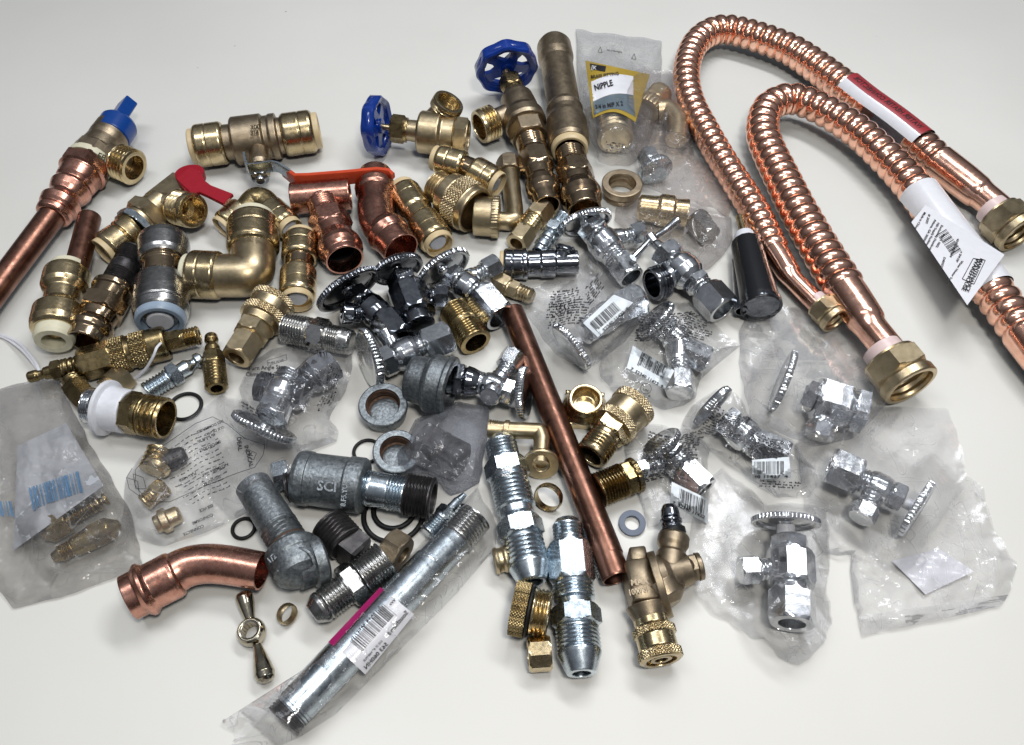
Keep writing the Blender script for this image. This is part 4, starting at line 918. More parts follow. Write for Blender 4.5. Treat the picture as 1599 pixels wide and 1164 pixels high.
# ================================================================ front row
T = Th('copper_bend', 'copper press elbow of forty-five degrees with a rolled bead, wide mouth at front', 'pipe fitting')
m = MB(); m.tube([T_(480, 262, 38), T_(560, 215, 38), T_(650, 188, 38), T_(760, 180, 38), T_(900, 195, 38), T_(1105, 232, 38)], [33, 31.5, 31, 30.5, 30, 29.5], ns=48, hol=(.9, (1,)))
m.lathe(T_(178, 420, 38), T_(535, 238, 38), [(.3, 0), (.3, 33), (0, 33.5), (0, 35.5), (.01, 36.5), (.22, 37), (.26, 40), (.31, 43.5), (.37, 43.5), (.42, 39.5), (.46, 37), (.86, 37.5), (.93, 36), (.97, 32)], ns=60)
T.part('body', 'copper_fit', m); T.done()
T = Th('tap_handle', 'nickel tee handle with two teardrop arms around a splined ring', 'handle', solo=True)
m = MB(); m.lathe(T_(1030, 590, 16), T_(975, 375, 20), [(0, 7), (.1, 8), (.55, 12.5), (.8, 14), (.92, 12), (.98, 7), (1, 0)]); m.lathe(T_(1075, 745, 16), T_(1140, 1000, 20), [(0, 7), (.15, 8.5), (.55, 14), (.78, 16), (.92, 13.5), (.98, 7.5), (1, 0)])
m.lathe(T_(1052, 672, 2), None, [(0, 14.5), (0, 18), (.12, 20.5), (.35, 22), (.65, 22), (.85, 20.5), (.97, 18), (1, 16), (.97, 14.5), ('S', .95, 0, 14, 20, 1.6), (0, 14.5)], d=(-.05, -.05, 1), L=26, ns=80); T.part(None, 'nickel', m)
metal('nickel', (.40, .355, .27), (.50, .45, .35), .10, .2, 1500, .03, fine=.03); T.done()
T = Th('ferrule', 'tiny brass ferrule ring beside the nickel tee handle', 'ferrule', 'loose brass ferrules', solo=True)
T.lathe(None, 'brass_gold', T_(1262, 520, 12), None, [(0, 14), (0, 15.5), (.3, 17), (.7, 17), (1, 15.5), (1, 14), (0, 14)], d=D(.75, .35, .72), L=13, ns=60); T.done()
T = Th('ferrule', 'thin wide brass ring between the zinc union and copper tube', 'ferrule', 'loose brass ferrules', solo=True)
T.lathe(None, 'brass', Q(315, 405, 3), None, [(0, 20), (0, 21.5), (.5, 23), (1, 21.5), (1, 20), (0, 20)], d=D(-.35, .45, .80), L=14, ns=60); T.done()
T = Th('ferrule', 'small brass ring wedged behind the zinc union', 'ferrule', 'loose brass ferrules', solo=True)
T.lathe(None, 'brass_gold', Q(85, 680, 20), Q(140, 668, 20), [(0, 18), (0, 20), (.2, 21.5), (.35, 19), (.6, 19), (.8, 21.5), (1, 20), (1, 17), (0, 17)]); T.done()
T = Th('flare_union', 'long ribbed zinc flare union marked on its upper hex', 'pipe fitting', 'zinc flare unions')
T.lathe('body', 'zinc', Q(105, 165, 36), Q(245, 770, 36), [(0, 15), (.01, 19), (.04, 24), ('T', .05, .17, 26, 5, 2.2), (.18, 24), ('H', .19, .30, 36), (.31, 30), ('T', .32, .52, 31.5, 7, 2.4), (.53, 28), (.57, 27), ('H', .60, .71, 36), (.72, 29), ('T', .73, .90, 31, 6, 2.4), (.91, 30), (.99, 22), (1, 20), (1, 15), (.7, 15), (.7, 0)], ns=60, tw=30)
m = MB()
for i in range(3): text_on(m, 'XNX', 6, Q(115, 285 + i * 22)[:2], (1, -.03), lambda x, y: 68)
T.part('stamp', 'steel', m); T.done()
T = Th('flare_union', 'zinc flare union with a long hex barrel, nearest the front', 'pipe fitting', 'zinc flare unions', solo=True)
T.lathe(None, 'zinc', Q(383, 505, 36), Q(445, 1145, 36), [(0, 12), (.01, 19), (.035, 22), ('T', .05, .15, 25, 4, 2.2), (.16, 24), ('H', .18, .44, 37), (.45, 30), ('T', .46, .55, 32.5, 4, 2.4), (.56, 27), (.59, 26), ('H', .60, .71, 39.5), (.72, 31), ('T', .73, .88, 33.5, 6, 2.4), (.89, 33), (.98, 24), (1, 22), (1, 14), (.75, 14), (.75, 0)], ns=60, tw=30); T.done()
T = Th('pipe_plug', 'brass plug with knurled head and a black seal ring', 'plug')
T.lathe('head', 'brass_old', Q(160, 868, 36), Q(225, 882, 36), [(0, 36), ('K', .02, .98, 42, 6, 1.5, 34), (1, 38)], ns=60)
T.lathe('seal', 'rubber', Q(222, 881, 36), Q(240, 885, 36), [(0, 36), (.3, 41), (.7, 41), (1, 36)])
T.lathe('thread', 'brass', Q(238, 885, 36), Q(312, 900, 36), [(0, 34), ('T', .05, .95, 37, 4, 3), (1, 35), (1, 28), (.2, 28), (.2, 0)], ns=60); T.done()
T = Th('hex_nut', 'short open brass nut in front of the knurled plug', 'nut', solo=True)
T.lathe(None, 'brass', Q(222, 1065, 24), Q(318, 1058, 24), [(.5, 0), (.5, 19), (.0, 19), (0, 22.5), ('H', .03, 1, 27, 8), (1, 20)], tw=22); T.done()
T = Th('flanged_elbow', 'brass elbow with threaded nose and round flanged mouth', 'pipe fitting')
m = MB(); m.tube([Q(60, 135, 22), Q(200, 140, 22), Q(270, 143, 22), Q(280, 175, 22), Q(276, 240, 20), Q(274, 275, 18)], 13, ns=30, step=2, sm=False); m.lathe(Q(62, 128, 22), Q(145, 140, 22), [('T', 0, .75, 13.5, 7, 1.6), (.78, 16), (1, 16)]); T.part('body', 'brass_gold', m)
T.lathe('flange', 'brass_gold', Q(277, 262, 10), None, [(0, 14), (.3, 24), (.5, 28), (.8, 28.5), (1, 27), (1, 13), (.9, 12), (.85, 8), (0, 8), (0, 0)], d=D(0, .55, .80), L=12, ns=60); T.done()
T = Th('cone_adapter', 'brass adapter with a round open cone on a square base', 'pipe fitting', solo=True)
m = MB(); m.lathe(K(208, 245, 0), None, [(0, 40, 'h', 4), (.04, 43, 'h', 4), (.30, 43, 'h', 4), (.33, 40, 'h', 4), (.34, 31), (.38, 34), (.48, 34), (.78, 28), (.97, 26), (1, 25), (1, 21), (.85, 18.5), (.5, 17), (.5, 0)], d=(.0, -.10, 1), L=44, ns=60, tw=40); T.part(None, 'brass', m); T.done()
T = Th('swivel_adapter', 'brass swivel adapter with a knurled collar and an open threaded nose', 'pipe fitting')
T.lathe('collar', 'brass_gold', K(445, 205, 34), K(340, 315, 34), [(0, 26), ('K', .02, .28, 36, 3, 1.2, 30), (.3, 34), (.72, 34), ('K', .74, .98, 34.5, 3, 1.2, 30), (1, 30)], ns=60)
T.lathe('nose', 'brass', K(350, 300, 34), K(240, 445, 34), [(0, 28), ('H', .02, .36, 32), (.38, 25), (.46, 25), ('T', .5, .93, 26.5, 5, 2), (.98, 25), (1, 24), (1, 18), (.2, 18), (.2, 0)], ns=60); T.done()
T = Th('hex_bushing', 'brass bushing, coarse threads cut over hex flats', 'pipe fitting', solo=True)
T.lathe(None, 'brass_old', K(270, 600, 30), K(455, 525, 30), [(0, 24), ('T', .02, .62, 28, 9, 4), ('H', .63, .84, 29), (.85, 25), ('S', .86, .97, 29, 24, 1), (1, 24), (1, 16), (.6, 16), (.6, 0)], tw=30); T.done()
T = Th('washer', 'slate grey fibre washer lying flat by the brass bushing', 'washer', solo=True)
T.lathe(None, 'fibre', K(427, 752, 1), None, [(0, 11.5), (0, 21), (1, 21), (1, 11.5), (0, 11.5)], d=(0, -.12, 1), L=6, ns=60); T.done()
T = Th('copper_tube', 'brown copper tube with a belled end running down the middle', 'pipe', rest=6)
T.lathe('pipe', 'copper_old', (800, 487, 30), (952, 870, 30), [(0, 15), (0, 20), (1, 20.5)], ns=48)
T.lathe('bell', 'copper_old', Q(515, 545, 30), Q(590, 752, 30), [(0, 20), (.04, 22.5), (.96, 22.8), (1, 22), (1, 20), (.3, 20), (.3, 0)], ns=48); T.done()
UNDER_FIRST = [RECENT[-1]]
T = Th('spring_hose', 'thin ribbed steel nipple half hidden beneath the copper tube', 'pipe fitting', solo=True)
T.lathe(None, 'zinc', Q(450, 540, 10), Q(540, 740, 10), [('T', 0, 1, 10, 20, 2)]); T.done()

# pressure tool end
T = Th('pressure_valve', 'cast brass pressure valve marked for 1000 psi with a quick coupler at its foot', 'valve')
ax = P(*S(300, 560, 30)) - P(*S(240, 300, 30)); ax /= np.linalg.norm(ax); sd = np.cross(ax, [0, 0, 1.]); 
m = MB(); m.box(S(170, 560, 36), ax, sd, (0, 0, 1.), (68, 44, 58)); m.box(S(145, 400, 34), ax, sd, (0, 0, 1.), (28, 26, 48))
m.lathe(S(270, 560, 40), None, [(0, 30), (.02, 42), (.96, 42), (1, 40)], d=D(.55, -.15, -.0), L=12, ns=60, ov=(1.0, 1.25)); m.sharp = 40
m.lathe(S(210, 690, 38), S(235, 790, 36), [(0, 34), (.5, 30), (1, 26)])
m.lathe(S(250, 520, 40), S(500, 450, 40), [(0, 34), (.25, 32), (.4, 28), (.92, 24), (.93, 22), (1, 20)], ns=48)
m.lathe(S(345, 560, 40), S(385, 230, 44), [(0, 26), (.6, 24), (.66, 21), (.72, 22), (.8, 25), (.95, 25), (1, 22)], ns=48)
m.lathe(S(290, 560, 40), S(370, 690, 38), [(0, 34), (.7, 30), (1, 16)])
m.sharp = 45; T.part('body', 'brass_cast', m)
T.lathe('plug_head', 'brass_cast', S(480, 450, 40), S(565, 432, 42), [(0, 18), ('H', .05, .6, 22), (.62, 22), (.95, 21), (1, 18)])
T.lathe('cap_ring', 'rubber', S(383, 235, 44), S(372, 190, 46), [(0, 18), (.1, 20), (.9, 20), (1, 18)])
T.lathe('nozzle', 'dark_chrome', S(372, 200, 46), S(352, 40, 50), [(0, 16), ('T', .05, .4, 17, 2, 2.5), (.45, 12), (.5, 15), (.8, 14), (1, 10)])
k = T.lathe('coupler', 'brass', S(232, 770, 36), S(305, 1050, 36), [(0, 28), (.2, 28), ('K', .26, .42, 34, 3, 1.4, 30), (.44, 31), (.74, 31), ('K', .78, .97, 34.5, 3, 1.4, 30), (1, 31), (1, 24), (.9, 24), (.88, 18), (.98, 17), (.98, 10), (.7, 10), (.7, 0)], ns=60)
m = MB(); text_on(m, 'MAX', 13, S(105, 560)[:2], (1, -.12), lambda x, y: 70, lift=2); text_on(m, '1000PSI', 13, S(92, 625)[:2], (1, -.22), lambda x, y: 70, wid=32, lift=2)
T.part('cast_mark', 'brass_cast', m); T.done()

# ================================================================ corrugated copper hoses
def hose_nut(T, a, b, r):
    T.lathe('gasket', 'pink_plastic', a, b, [(-.35, r * .60), (-.33, r * .66), (.05, r * .68)])
    T.lathe('nut', 'brass_gold', a, b, [(0, r * .7), (.03, r * .9), ('H', .08, .64, r), (.66, r * .86), (.72, r * .92), (.76, r * .95), (.96, r * .95), (1, r * .92), (1, r * .78), ('T', .99, .4, r * .78, 3, 2), (.4, 0)], ns=60)
T = Th('water_heater_hose', 'outer corrugated copper hose bearing the red and white label', 'hose', 'corrugated copper water heater hoses')
p1 = [(1211, 392, 24), (1195, 360, 24), (1184, 337, 24), (1163, 303, 24), (1141, 269, 24), (1120, 235, 24), (1102, 202, 25), (1086, 172, 26), (1076, 144, 28), (1073, 115, 30), (1078, 88, 30), (1090, 66, 30), (1112, 51, 30), (1140, 48, 30), (1184, 59, 30), (1235, 79, 29), (1282, 110, 28), (1325, 143, 28)]
r1 = [23, 23, 23, 23, 22, 22, 21.5, 21, 21, 21, 21, 21.5, 22, 22.5, 23, 23.5, 24.5, 25.5]
m = MB(); m.tube(p1 + [(1360, 170, 28)], r1 + [25], ns=32, step=1.3, pitch=21, depth=.175, helix=0); T.part('corrugated_pipe', 'copper', m)
m = MB(); m.tube([(1425, 217, 28), (1449, 240, 28), (1470, 258, 28)], [27, 27, 26], ns=32, step=1.3, pitch=21, depth=.175, helix=0); T.part('corrugated_pipe', 'copper', m)
T.tube('cuff', 'copper', [(1208, 388, 24), (1218, 402, 24), (1232, 425, 24), (1240, 436, 24), (1285, 482, 24)], [19, 19, 18, 15, 15.5], ns=40)
T.tube('cuff', 'copper', [(1464, 252, 28), (1500, 280, 28), (1524, 299, 28), (1534, 306, 28), (1565, 332, 28)], [26, 26, 25, 22, 22], ns=40)
hose_nut(T, (1280, 474, 24), (1306, 500, 24), 25); hose_nut(T, (1556, 334, 30), (1592, 366, 30), 37)
m = MB()
lab_path = MB(); lab_path.tube([(1322, 140, 28), (1352, 164, 28), (1396, 196, 28), (1436, 228, 28)], [26, 26, 26.5, 27], ns=48, step=2)
def wrap(path, tg, rad, th0, th1, u0=0, u1=1, k=1.04, cut=None):
    up = np.array([0, 0, 1.]); v = []; n = len(path); idx = range(int(u0 * (n - 1)), int(u1 * (n - 1)) + 1); na = 18; f = []
    for ii, i in enumerate(idx):
        x = up - tg[i] * (up @ tg[i]); x /= np.linalg.norm(x); y = np.cross(tg[i], x)
        u = ii / max(1, len(idx) - 1); a0, a1 = th0, th1
        if cut: a0, a1 = cut(u, th0, th1)
        for j in range(na + 1):
            t = math.radians(a0 + (a1 - a0) * j / na); v.append(path[i] + (x * math.cos(t) + y * math.sin(t)) * rad[i] * k)
    for ii in range(len(idx) - 1):
        for j in range(na): q = ii * (na + 1) + j; f.append((q, q + 1, q + na + 2, q + na + 1))
    return v, f
pt, tg_, rd = lab_path.path, lab_path.tg, lab_path.rad
m = MB(); m.add(*wrap(pt, tg_, rd, -180, -28)); m.add(*wrap(pt, tg_, rd, 26, 60, k=1.045)); kl = T.part('label', 'paper', m)
m = MB(); m.add(*wrap(pt, tg_, rd, -28, 26, k=1.045)); T.part('label_band', 'label_red', m, parent=kl)
def text_wrap(mb, txt, size, pt, tg, rad, u0, u1, thc, k=1.06, flip=False):
    v, f = text_flat(txt, 1.0); w = v[:, 0].max(); up = np.array([0, 0, 1.]); o = []
    for x, y in v:
        s_ = x / w; s_ = 1 - s_ if flip else s_; u = (u0 + (u1 - u0) * s_) * (len(pt) - 1); i = min(len(pt) - 2, int(u)); fr = u - i
        c = pt[i] * (1 - fr) + pt[i + 1] * fr; xx = up - tg[i] * (up @ tg[i]); xx /= np.linalg.norm(xx); yy = np.cross(tg[i], xx)
        t = math.radians(thc + (-(y - .35) if flip else (y - .35)) * size); o.append(c + (xx * math.cos(t) + yy * math.sin(t)) * rad[i] * k)
    mb.add(o, f)
m = MB(); text_wrap(m, 'WATER HEATER CONNECTOR', 26, pt, tg_, rd, .08, .92, 4, flip=True); T.part('lettering', 'ink', m, parent=kl)
LZ = lambda x, y: 0
T.done()

T = Th('water_heater_hose', 'inner corrugated copper hose with a loose white barcode tag', 'hose', 'corrugated copper water heater hoses', rest=3)
p2 = [(1322, 452, 34), (1309, 433, 34), (1280, 385, 34), (1247, 327, 34), (1218, 269, 34), (1203, 238, 34), (1193, 208, 34), (1197, 178, 34), (1212, 163, 34), (1240, 157, 34), (1283, 172, 34), (1338, 206, 34), (1386, 250, 34), (1425, 292, 34), (1458, 336, 34), (1490, 378, 34), (1530, 430, 34), (1559, 468, 34), (1600, 524, 34)]
r2 = [32, 32, 30, 28.5, 27, 26, 25.5, 24.5, 24, 24, 24, 25, 26, 27.5, 28.5, 30, 30, 31, 32]
m = MB(); m.tube(p2, r2, ns=36, step=1.4, pitch=22.5, depth=.175, helix=0); T.part('corrugated_pipe', 'copper', m)
T.tube('cuff', 'copper', [(1318, 447, 34), (1330, 464, 34), (1352, 497, 34), (1362, 512, 34), (1406, 566, 34)], [29, 29, 28, 24, 24], ns=44)
T.tube('cuff', 'copper', [(1596, 519, 34), (1620, 552, 34), (1660, 600, 34)], [32, 31, 30], ns=44)
hose_nut(T, (1387, 556, 34), (1423, 600, 34), 46)
lp = MB(); lp.tube([(1434, 302, 34), (1475, 358, 34), (1520, 416, 34), (1548, 452, 34)], [29, 30, 30.5, 31], ns=48, step=2)
m = MB(); m.add(*wrap(lp.path, lp.tg, lp.rad, -150, 110, k=1.03, cut=lambda u, a, b: (a, b - 60 * u if u < .75 else b - 45)))
def th_(x, y):      # height of the loose flap
    d = (x - 1440) * .60 + (y - 345) * .8; e = (x - 1440) * -.8 + (y - 345) * .6
    return 66 + 16 * max(0, min(1, d / 150)) - .0012 * e * e
quad_on(m, [LW(340, 110), LW(985, 515), LW(680, 925), LW(225, 250)], th_, n=18); kl = T.part('tag', 'paper', m)
m = MB(); bars_on(m, LW(510, 305), (.72, 1), (-1, .62), th_, 40, 17, seed=5, n=24, lift=.8)
for s_, o_, dr, sz in (('Made in China', LW(330, 165), (-.55, .95), 5), ('\u00a9 2025', LW(365, 180), (-.3, .95), 5), ('Atlanta, GA 30339', LW(415, 225), (-.52, .95), 5), ('HD Supply Facilities', LW(440, 250), (-.5, .95), 5), ('Exclusively Distributed', LW(470, 270), (-.48, .95), 5), ('43742-2025-04', LW(600, 380), (-.4, .95), 5), ('D40557', LW(490, 530), (-.3, .95), 5), ('x 3/4 FIP', LW(630, 485), (-.5, .95), 5), ('Water Heater Supply', LW(635, 560), (-.6, .9), 5), ('MAINTENANCE', LW(790, 540), (-.42, .9), 8), ('WAREHOUSE', LW(755, 540), (-.42, .9), 9)):
    text_on(m, s_, sz, o_, dr, th_, lift=.8, vy=(1, .45))
text_on(m, '94671 1832', 5, LW(485, 340), (-.5, .9), th_, vy=(1, .45), lift=.8)
def rect_on(mb, cs, Hf, w=1.2, lift=.8):
    for i in range(4):
        a, b = np.array(cs[i][:2]), np.array(cs[(i + 1) % 4][:2]); d = (b - a) / np.linalg.norm(b - a); n_ = np.array([-d[1], d[0]]) * w / 2
        v = [P(q[0], q[1], Hf(*q) + lift) for q in (a - n_, b - n_, b + n_, a + n_)]; mb.add(v, [(0, 1, 2, 3)])
rect_on(m, [LW(730, 545), LW(828, 560), LW(735, 755), LW(640, 712)], th_)
T.part('lettering', 'ink', m, parent=kl); T.done()

# black sleeved pocket stem
T = Th('gauge_stem', 'black cylinder with a white collar and thin brass rod against the copper hose', 'valve part', rest=2)
T.lathe('sleeve', 'black_sleeve', J(770, 270, 34), J(850, 625, 34), [(0, 22), (.01, 24), (.9, 31), (1, 31), (1, 28), (.8, 28), (.8, 0)], ns=14)
T.lathe('collar', 'white_plastic', J(757, 222, 34), J(775, 290, 34), [(0, 12), (.1, 15), (.5, 17), (1, 17)])
T.lathe('rod', 'brass', J(735, 125, 34), J(765, 250, 34), [(0, 4), (.05, 6.5), (1, 6.5)])
m = MB(); m.lathe(J(722, 340, 26), J(745, 640, 24), [(0, 5), (.1, 9), (.8, 10), (1, 10), (1, 8), (.6, 8), (.6, 0)]); m.lathe(J(850, 590, 34), J(854, 615, 34), [(0, 31.5), (1, 32), (1, 30)]); T.part('shroud', 'dark_chrome', m)
T.done()
UNDER_BIG = RECENT[-1]
# ================================================================ bagged things
SG = 'bagged chrome stop valves'
def cap(a, b, r, top): return (a[0], a[1], b[0], b[1], r, top)
# printed zip bag with long nipple
T = Th('long_nipple', 'brass nipple inside the printed zip bag', 'pipe fitting', solo=True)
T.lathe(None, 'brass_gold', DD(520, 300, 26), DD(555, 580, 26), [(0, 20), (0, 24), ('T', .02, .4, 26, 6, 1.8), (.42, 27), (.62, 27), ('T', .64, .98, 27, 6, 1.8), (1, 22)], ns=48); T.done()
b = Bag('zip_bag', 'clear zip bag printed NIPPLE on a gold, white and slate label', [DD(358, 50), DD(560, 75), DD(775, 103), DD(772, 190), DD(770, 420), DD(700, 640), DD(630, 700), DD(540, 700), DD(470, 680), DD(420, 500), DD(380, 330)], [cap(DD(540, 440), DD(550, 580), 30, 54)], 'film_zip', seed=3, amp=4, infl=6, c=DD(560, 400))
Hn = b.H
m = MB(); quad_on(m, [DD(410, 198), DD(720, 265), DD(650, 495), DD(447, 475)], Hn, lift=.8, n=20, cut=lambda q, u, w: q + np.array([0, -13 * math.sin(u * 3.1) * w])); k = b.T.part('label', 'label_gold', m, parent=b.front)
m = MB(); quad_on(m, [DD(438, 300), DD(640, 275), DD(640, 365), DD(448, 395)], Hn, lift=1.4, n=16, cut=lambda q, u, w: q + np.array([0, -7 * math.sin(u * 3.1)])); b.T.part('name_panel', 'paper', m, parent=b.front)
m = MB(); quad_on(m, [DD(446, 395), DD(640, 365), DD(650, 470), DD(452, 460)], Hn, lift=1.4, n=16, cut=lambda q, u, w: q + np.array([0, -9 * math.sin(u * 3.1) * (.7 + .6 * w)])); b.T.part('size_panel', 'label_slate', m, parent=b.front)
m = MB(); text_on(m, 'NIPPLE', 13, DD(457, 342), (1, -.30), Hn, lift=2, wid=30); text_on(m, '3/4 in MIP X 2', 9.5, DD(458, 430), (1, -.14), Hn, lift=2, wid=44); text_on(m, 'BRASS FITTING', 7, DD(437, 284), (1, -.13), Hn, lift=1.6, wid=44)
text_on(m, 'This is Packaging', 3.6, DD(512, 152), (1, .13), Hn, lift=1)
for o_ in (DD(470, 158), DD(632, 190)):
    x, y, _ = o_; cs = [(x, y - 0), (x + 7, y + 1), (x + 4, y - 8)]
    for i in range(3):
        p0, p1 = np.array(cs[i]), np.array(cs[(i + 1) % 3]); n_ = np.array([-(p1 - p0)[1], (p1 - p0)[0]]); n_ = n_ / np.linalg.norm(n_) * .4
        m.add([P(q[0], q[1], Hn(*q) + 1) for q in (p0 - n_, p1 - n_, p1 + n_, p0 + n_)], [(0, 1, 2, 3)])
b.T.part('lettering', 'ink', m, parent=b.front)
m = MB(); quad_on(m, [DD(432, 212), DD(510, 226), DD(505, 252), DD(436, 240)], Hn, lift=1.5, n=6); kk = b.T.part('badge', 'ink', m, parent=b.front)
m = MB(); text_on(m, '[K', 8, DD(438, 238), (1, .17), Hn, lift=2.0); quad_on(m, [DD(548, 262), DD(610, 268), DD(608, 272), DD(546, 266)], Hn, lift=1.7, n=3); b.T.part('badge_letters', 'paper', m, parent=b.front)
m = MB(); lines_on(m, DD(505, 590), (1, .15), (-.1, 1), Hn, 34, 4, 4.0, 2.6, seed=4, lift=.6); b.T.part('fine_print', 'steel', m, parent=b.front)
b.T.done()

# bag with brass elbow (pinkish)
T = Th('bagged_elbow', 'brass elbow with a fluted nut inside the small pinkish bag', 'pipe fitting', solo=True)
m = MB(); m.tube([DD(760, 440, 22), DD(810, 440, 24), DD(850, 490, 24), DD(845, 580, 20)], 17, ns=32); m.lathe(DD(700, 440, 22), DD(775, 350, 26), [(0, 16), ('S', .02, .4, 22, 26, 1.3), ('H', .42, .9, 22), (1, 18)]); T.part(None, 'brass_gold', m); T.done()
b = Bag('bag', 'small pinkish clear bag holding a brass elbow beside the hose', [DD(640, 250), DD(700, 225), DD(770, 240), DD(840, 245), (1071, 140), (1078, 180), (1084, 225), (1060, 240), (1020, 235), DD(640, 460), DD(600, 400), DD(595, 330)], [cap(DD(730, 400), DD(830, 470), 22, 46), cap(DD(830, 470), DD(845, 560), 18, 42)], 'film_pink', seed=6, amp=7); b.T.done()
T = Th('bagged_valve', 'dark valve with a brass tip inside the long crumpled bag', 'valve', rest=0)
T.lathe('body', 'zinc', DD(760, 740, 20), DD(700, 640, 20), [(0, 12), ('S', .1, .3, 26, 40, 1), (.4, 14), ('H', .5, .9, 18), (1, 12)]); T.lathe('tip', 'brass_old', DD(735, 660, 22), DD(715, 700, 22), [(0, 9), (1, 9)]); T.done()
b = Bag('bag', 'long crumpled clear bag lying against the corrugated hose', [DD(612, 465), DD(700, 480), DD(800, 530), DD(900, 590), DD(990, 700), DD(1080, 800), DD(1112, 900), DD(1100, 950), DD(1000, 900), DD(860, 860), DD(740, 830), DD(680, 800), DD(650, 640)], [cap(DD(720, 650), DD(850, 760), 30, 44)], 'film_pink', seed=8, amp=8); b.T.done()
T = Th('bagged_fitting', 'brass fitting and steel clip inside the pinkish bag behind the drain tap', 'pipe fitting')
T.lathe('body', 'brass', DD(660, 900, 22), DD(900, 930, 22), [(0, 14), (.05, 20), (.4, 21), (.45, 25), (.7, 25), (.75, 20), (1, 22)], ns=48)
m = MB(); m.torus(DD(970, 990, 20), 17, 3, nrm=D(.3, -.2, .8), ov=1.4); m.lathe(DD(930, 960, 16), DD(1010, 1040, 16), [('H', 0, 1, 20)]); T.part('clip', 'steel', m); T.done()
b = Bag('bag', 'pinkish clear bag with a gold fitting above the drain tap', [DD(540, 970), DD(560, 900), DD(640, 850), DD(760, 840), DD(900, 860), DD(1060, 920), DD(1112, 950), DD(1120, 1040), DD(1080, 1120), DD(1000, 1200), DD(900, 1210), DD(800, 1110), DD(690, 1000), DD(620, 1010)], [cap(DD(680, 900), DD(900, 930), 25, 46), cap(DD(960, 980), DD(1000, 1040), 22, 44)], 'film_pink', seed=11, amp=8); b.T.done()

# barcode bag 1
T = stop('angle_stop', 'chrome stop in the barcode bag whose fluted handle leans on the copper tube', (I(620, 800, 34), I(850, 640, 32)), (I(800, 670, 32), I(945, 610, 32)), None, I(568, 868, 40), D(-.78, .62, .22), 44, br=24, nr=28, group=SG, stem=True); T.done()
RECENT.extend(UNDER_FIRST + [STOP_BODY]); b = Bag('barcode_bag', 'clear bag with a white barcode patch on the chrome hex', [I(757, 190), I(800, 280), I(830, 470), I(900, 530), I(965, 580), I(985, 690), I(860, 850), I(690, 980), I(640, 1012), I(480, 940), I(340, 760), I(240, 650), I(330, 560), I(560, 400), I(690, 280)], [cap(I(620, 800), I(900, 640), 34, 72), cap(I(490, 780), I(640, 950), 16, 60)], 'film_milky', seed=2, amp=7, c=I(680, 690), infl=10)
Hb = b.H
def barcode(b, cs, ux, vy, org, w, h, seed, num, num_o, n=26, nw=None):
    m = MB(); quad_on(m, cs, b.H, lift=.8, n=14); k = b.T.part('barcode_patch', 'label_blue' if num != '563' else 'paper', m, parent=b.front)
    m = MB(); bars_on(m, org, ux, vy, b.H, w, h, seed=seed, n=n, lift=1.5); text_on(m, num, 7, num_o, ux, b.H, lift=1.6, wid=nw or w); b.T.part('barcode', 'ink', m, parent=b.front)
barcode(b, [I(620, 745), I(795, 583), I(905, 628), I(705, 826)], (.74, -.66), (.5, .55), I(655, 745), 50, 17, 7, '7  52340 11422  9', I(715, 815), n=30, nw=62)
m = MB(); lines_on(m, I(440, 570), (.9, -.1), (-.25, 1), b.H, 46, 11, 4.0, 2.6, seed=9, wave=2, wl=70); lines_on(m, I(430, 640), (.9, -.1), (-.1, 1), b.H, 58, 10, 4.0, 2.6, seed=29, wave=2); lines_on(m, I(625, 560), (.66, -.72), (.3, 1), b.H, 38, 7, 4.0, 2.6, seed=19, wave=1.5)
b.T.part('fine_print', 'ink', m, parent=b.front); b.T.done()

# barcode bag 2
T = stop('angle_stop', 'chrome stop in the bag behind the loose brass swivel adapter, hex end showing grey', (J(330, 720, 36), J(470, 850, 34)), (J(440, 850, 34), J(570, 910, 32)), (J(410, 830, 32), J(420, 1080, 30)), J(300, 690, 38), D(-.6, -.6, .3), 36, br=24, nr=25, orr=22, group=SG); T.done()
b = Bag('barcode_bag', 'clear bag with a barcode patch and a small round approval mark', [J(200, 640), J(330, 600), J(470, 588), J(560, 620), J(610, 720), J(742, 822), J(620, 920), J(520, 1010), J(500, 1100), J(440, 1140), J(330, 1165), J(200, 1120), J(60, 1080), J(-10, 990), J(0, 850), J(90, 760)], [cap(J(310, 720), J(540, 890), 36, 72), cap(J(420, 980), J(420, 1060), 20, 62), cap(J(120, 880), J(200, 1000), 20, 30)], 'film_clear', seed=4, amp=8, c=J(310, 860), infl=8)
barcode(b, [J(165, 822), J(388, 955), J(335, 1055), J(132, 940)], (.86, .50), (-.35, .9), J(215, 855), 46, 20, 12, '7  52340 11422  9', J(150, 950), n=30, nw=58)
m = MB(); lines_on(m, J(205, 635), (.95, .05), (-.25, 1), b.H, 86, 12, 4.0, 2.6, seed=10, wave=5, wl=150); b.T.part('fine_print', 'ink', m, parent=b.front); m = MB(); lines_on(m, J(440, 640), (.95, .35), (-.1, 1), b.H, 40, 9, 4.0, 2.6, seed=20, wave=3, wl=120)
text_on(m, 'UPC', 5, J(218, 1060), (.9, .35), b.H, lift=1.4); text_on(m, 'c', 5, J(192, 1070), (.9, .35), b.H); text_on(m, '\u00ae', 5, J(245, 1095), (.9, .35), b.H)
for kq in range(20):
    a0, a1 = kq * .314, (kq + 1) * .314; c0 = np.array(J(235, 1052)[:2]); q = [c0 + np.array([math.cos(t), math.sin(t)]) * r_ for t, r_ in ((a0, 8), (a1, 8), (a1, 8.8), (a0, 8.8))]; m.add([P(u[0], u[1], b.H(*u) + 1.2) for u in q], [(0, 1, 2, 3)])
b.T.part('fine_print', 'ink', m, parent=b.front); b.T.done()

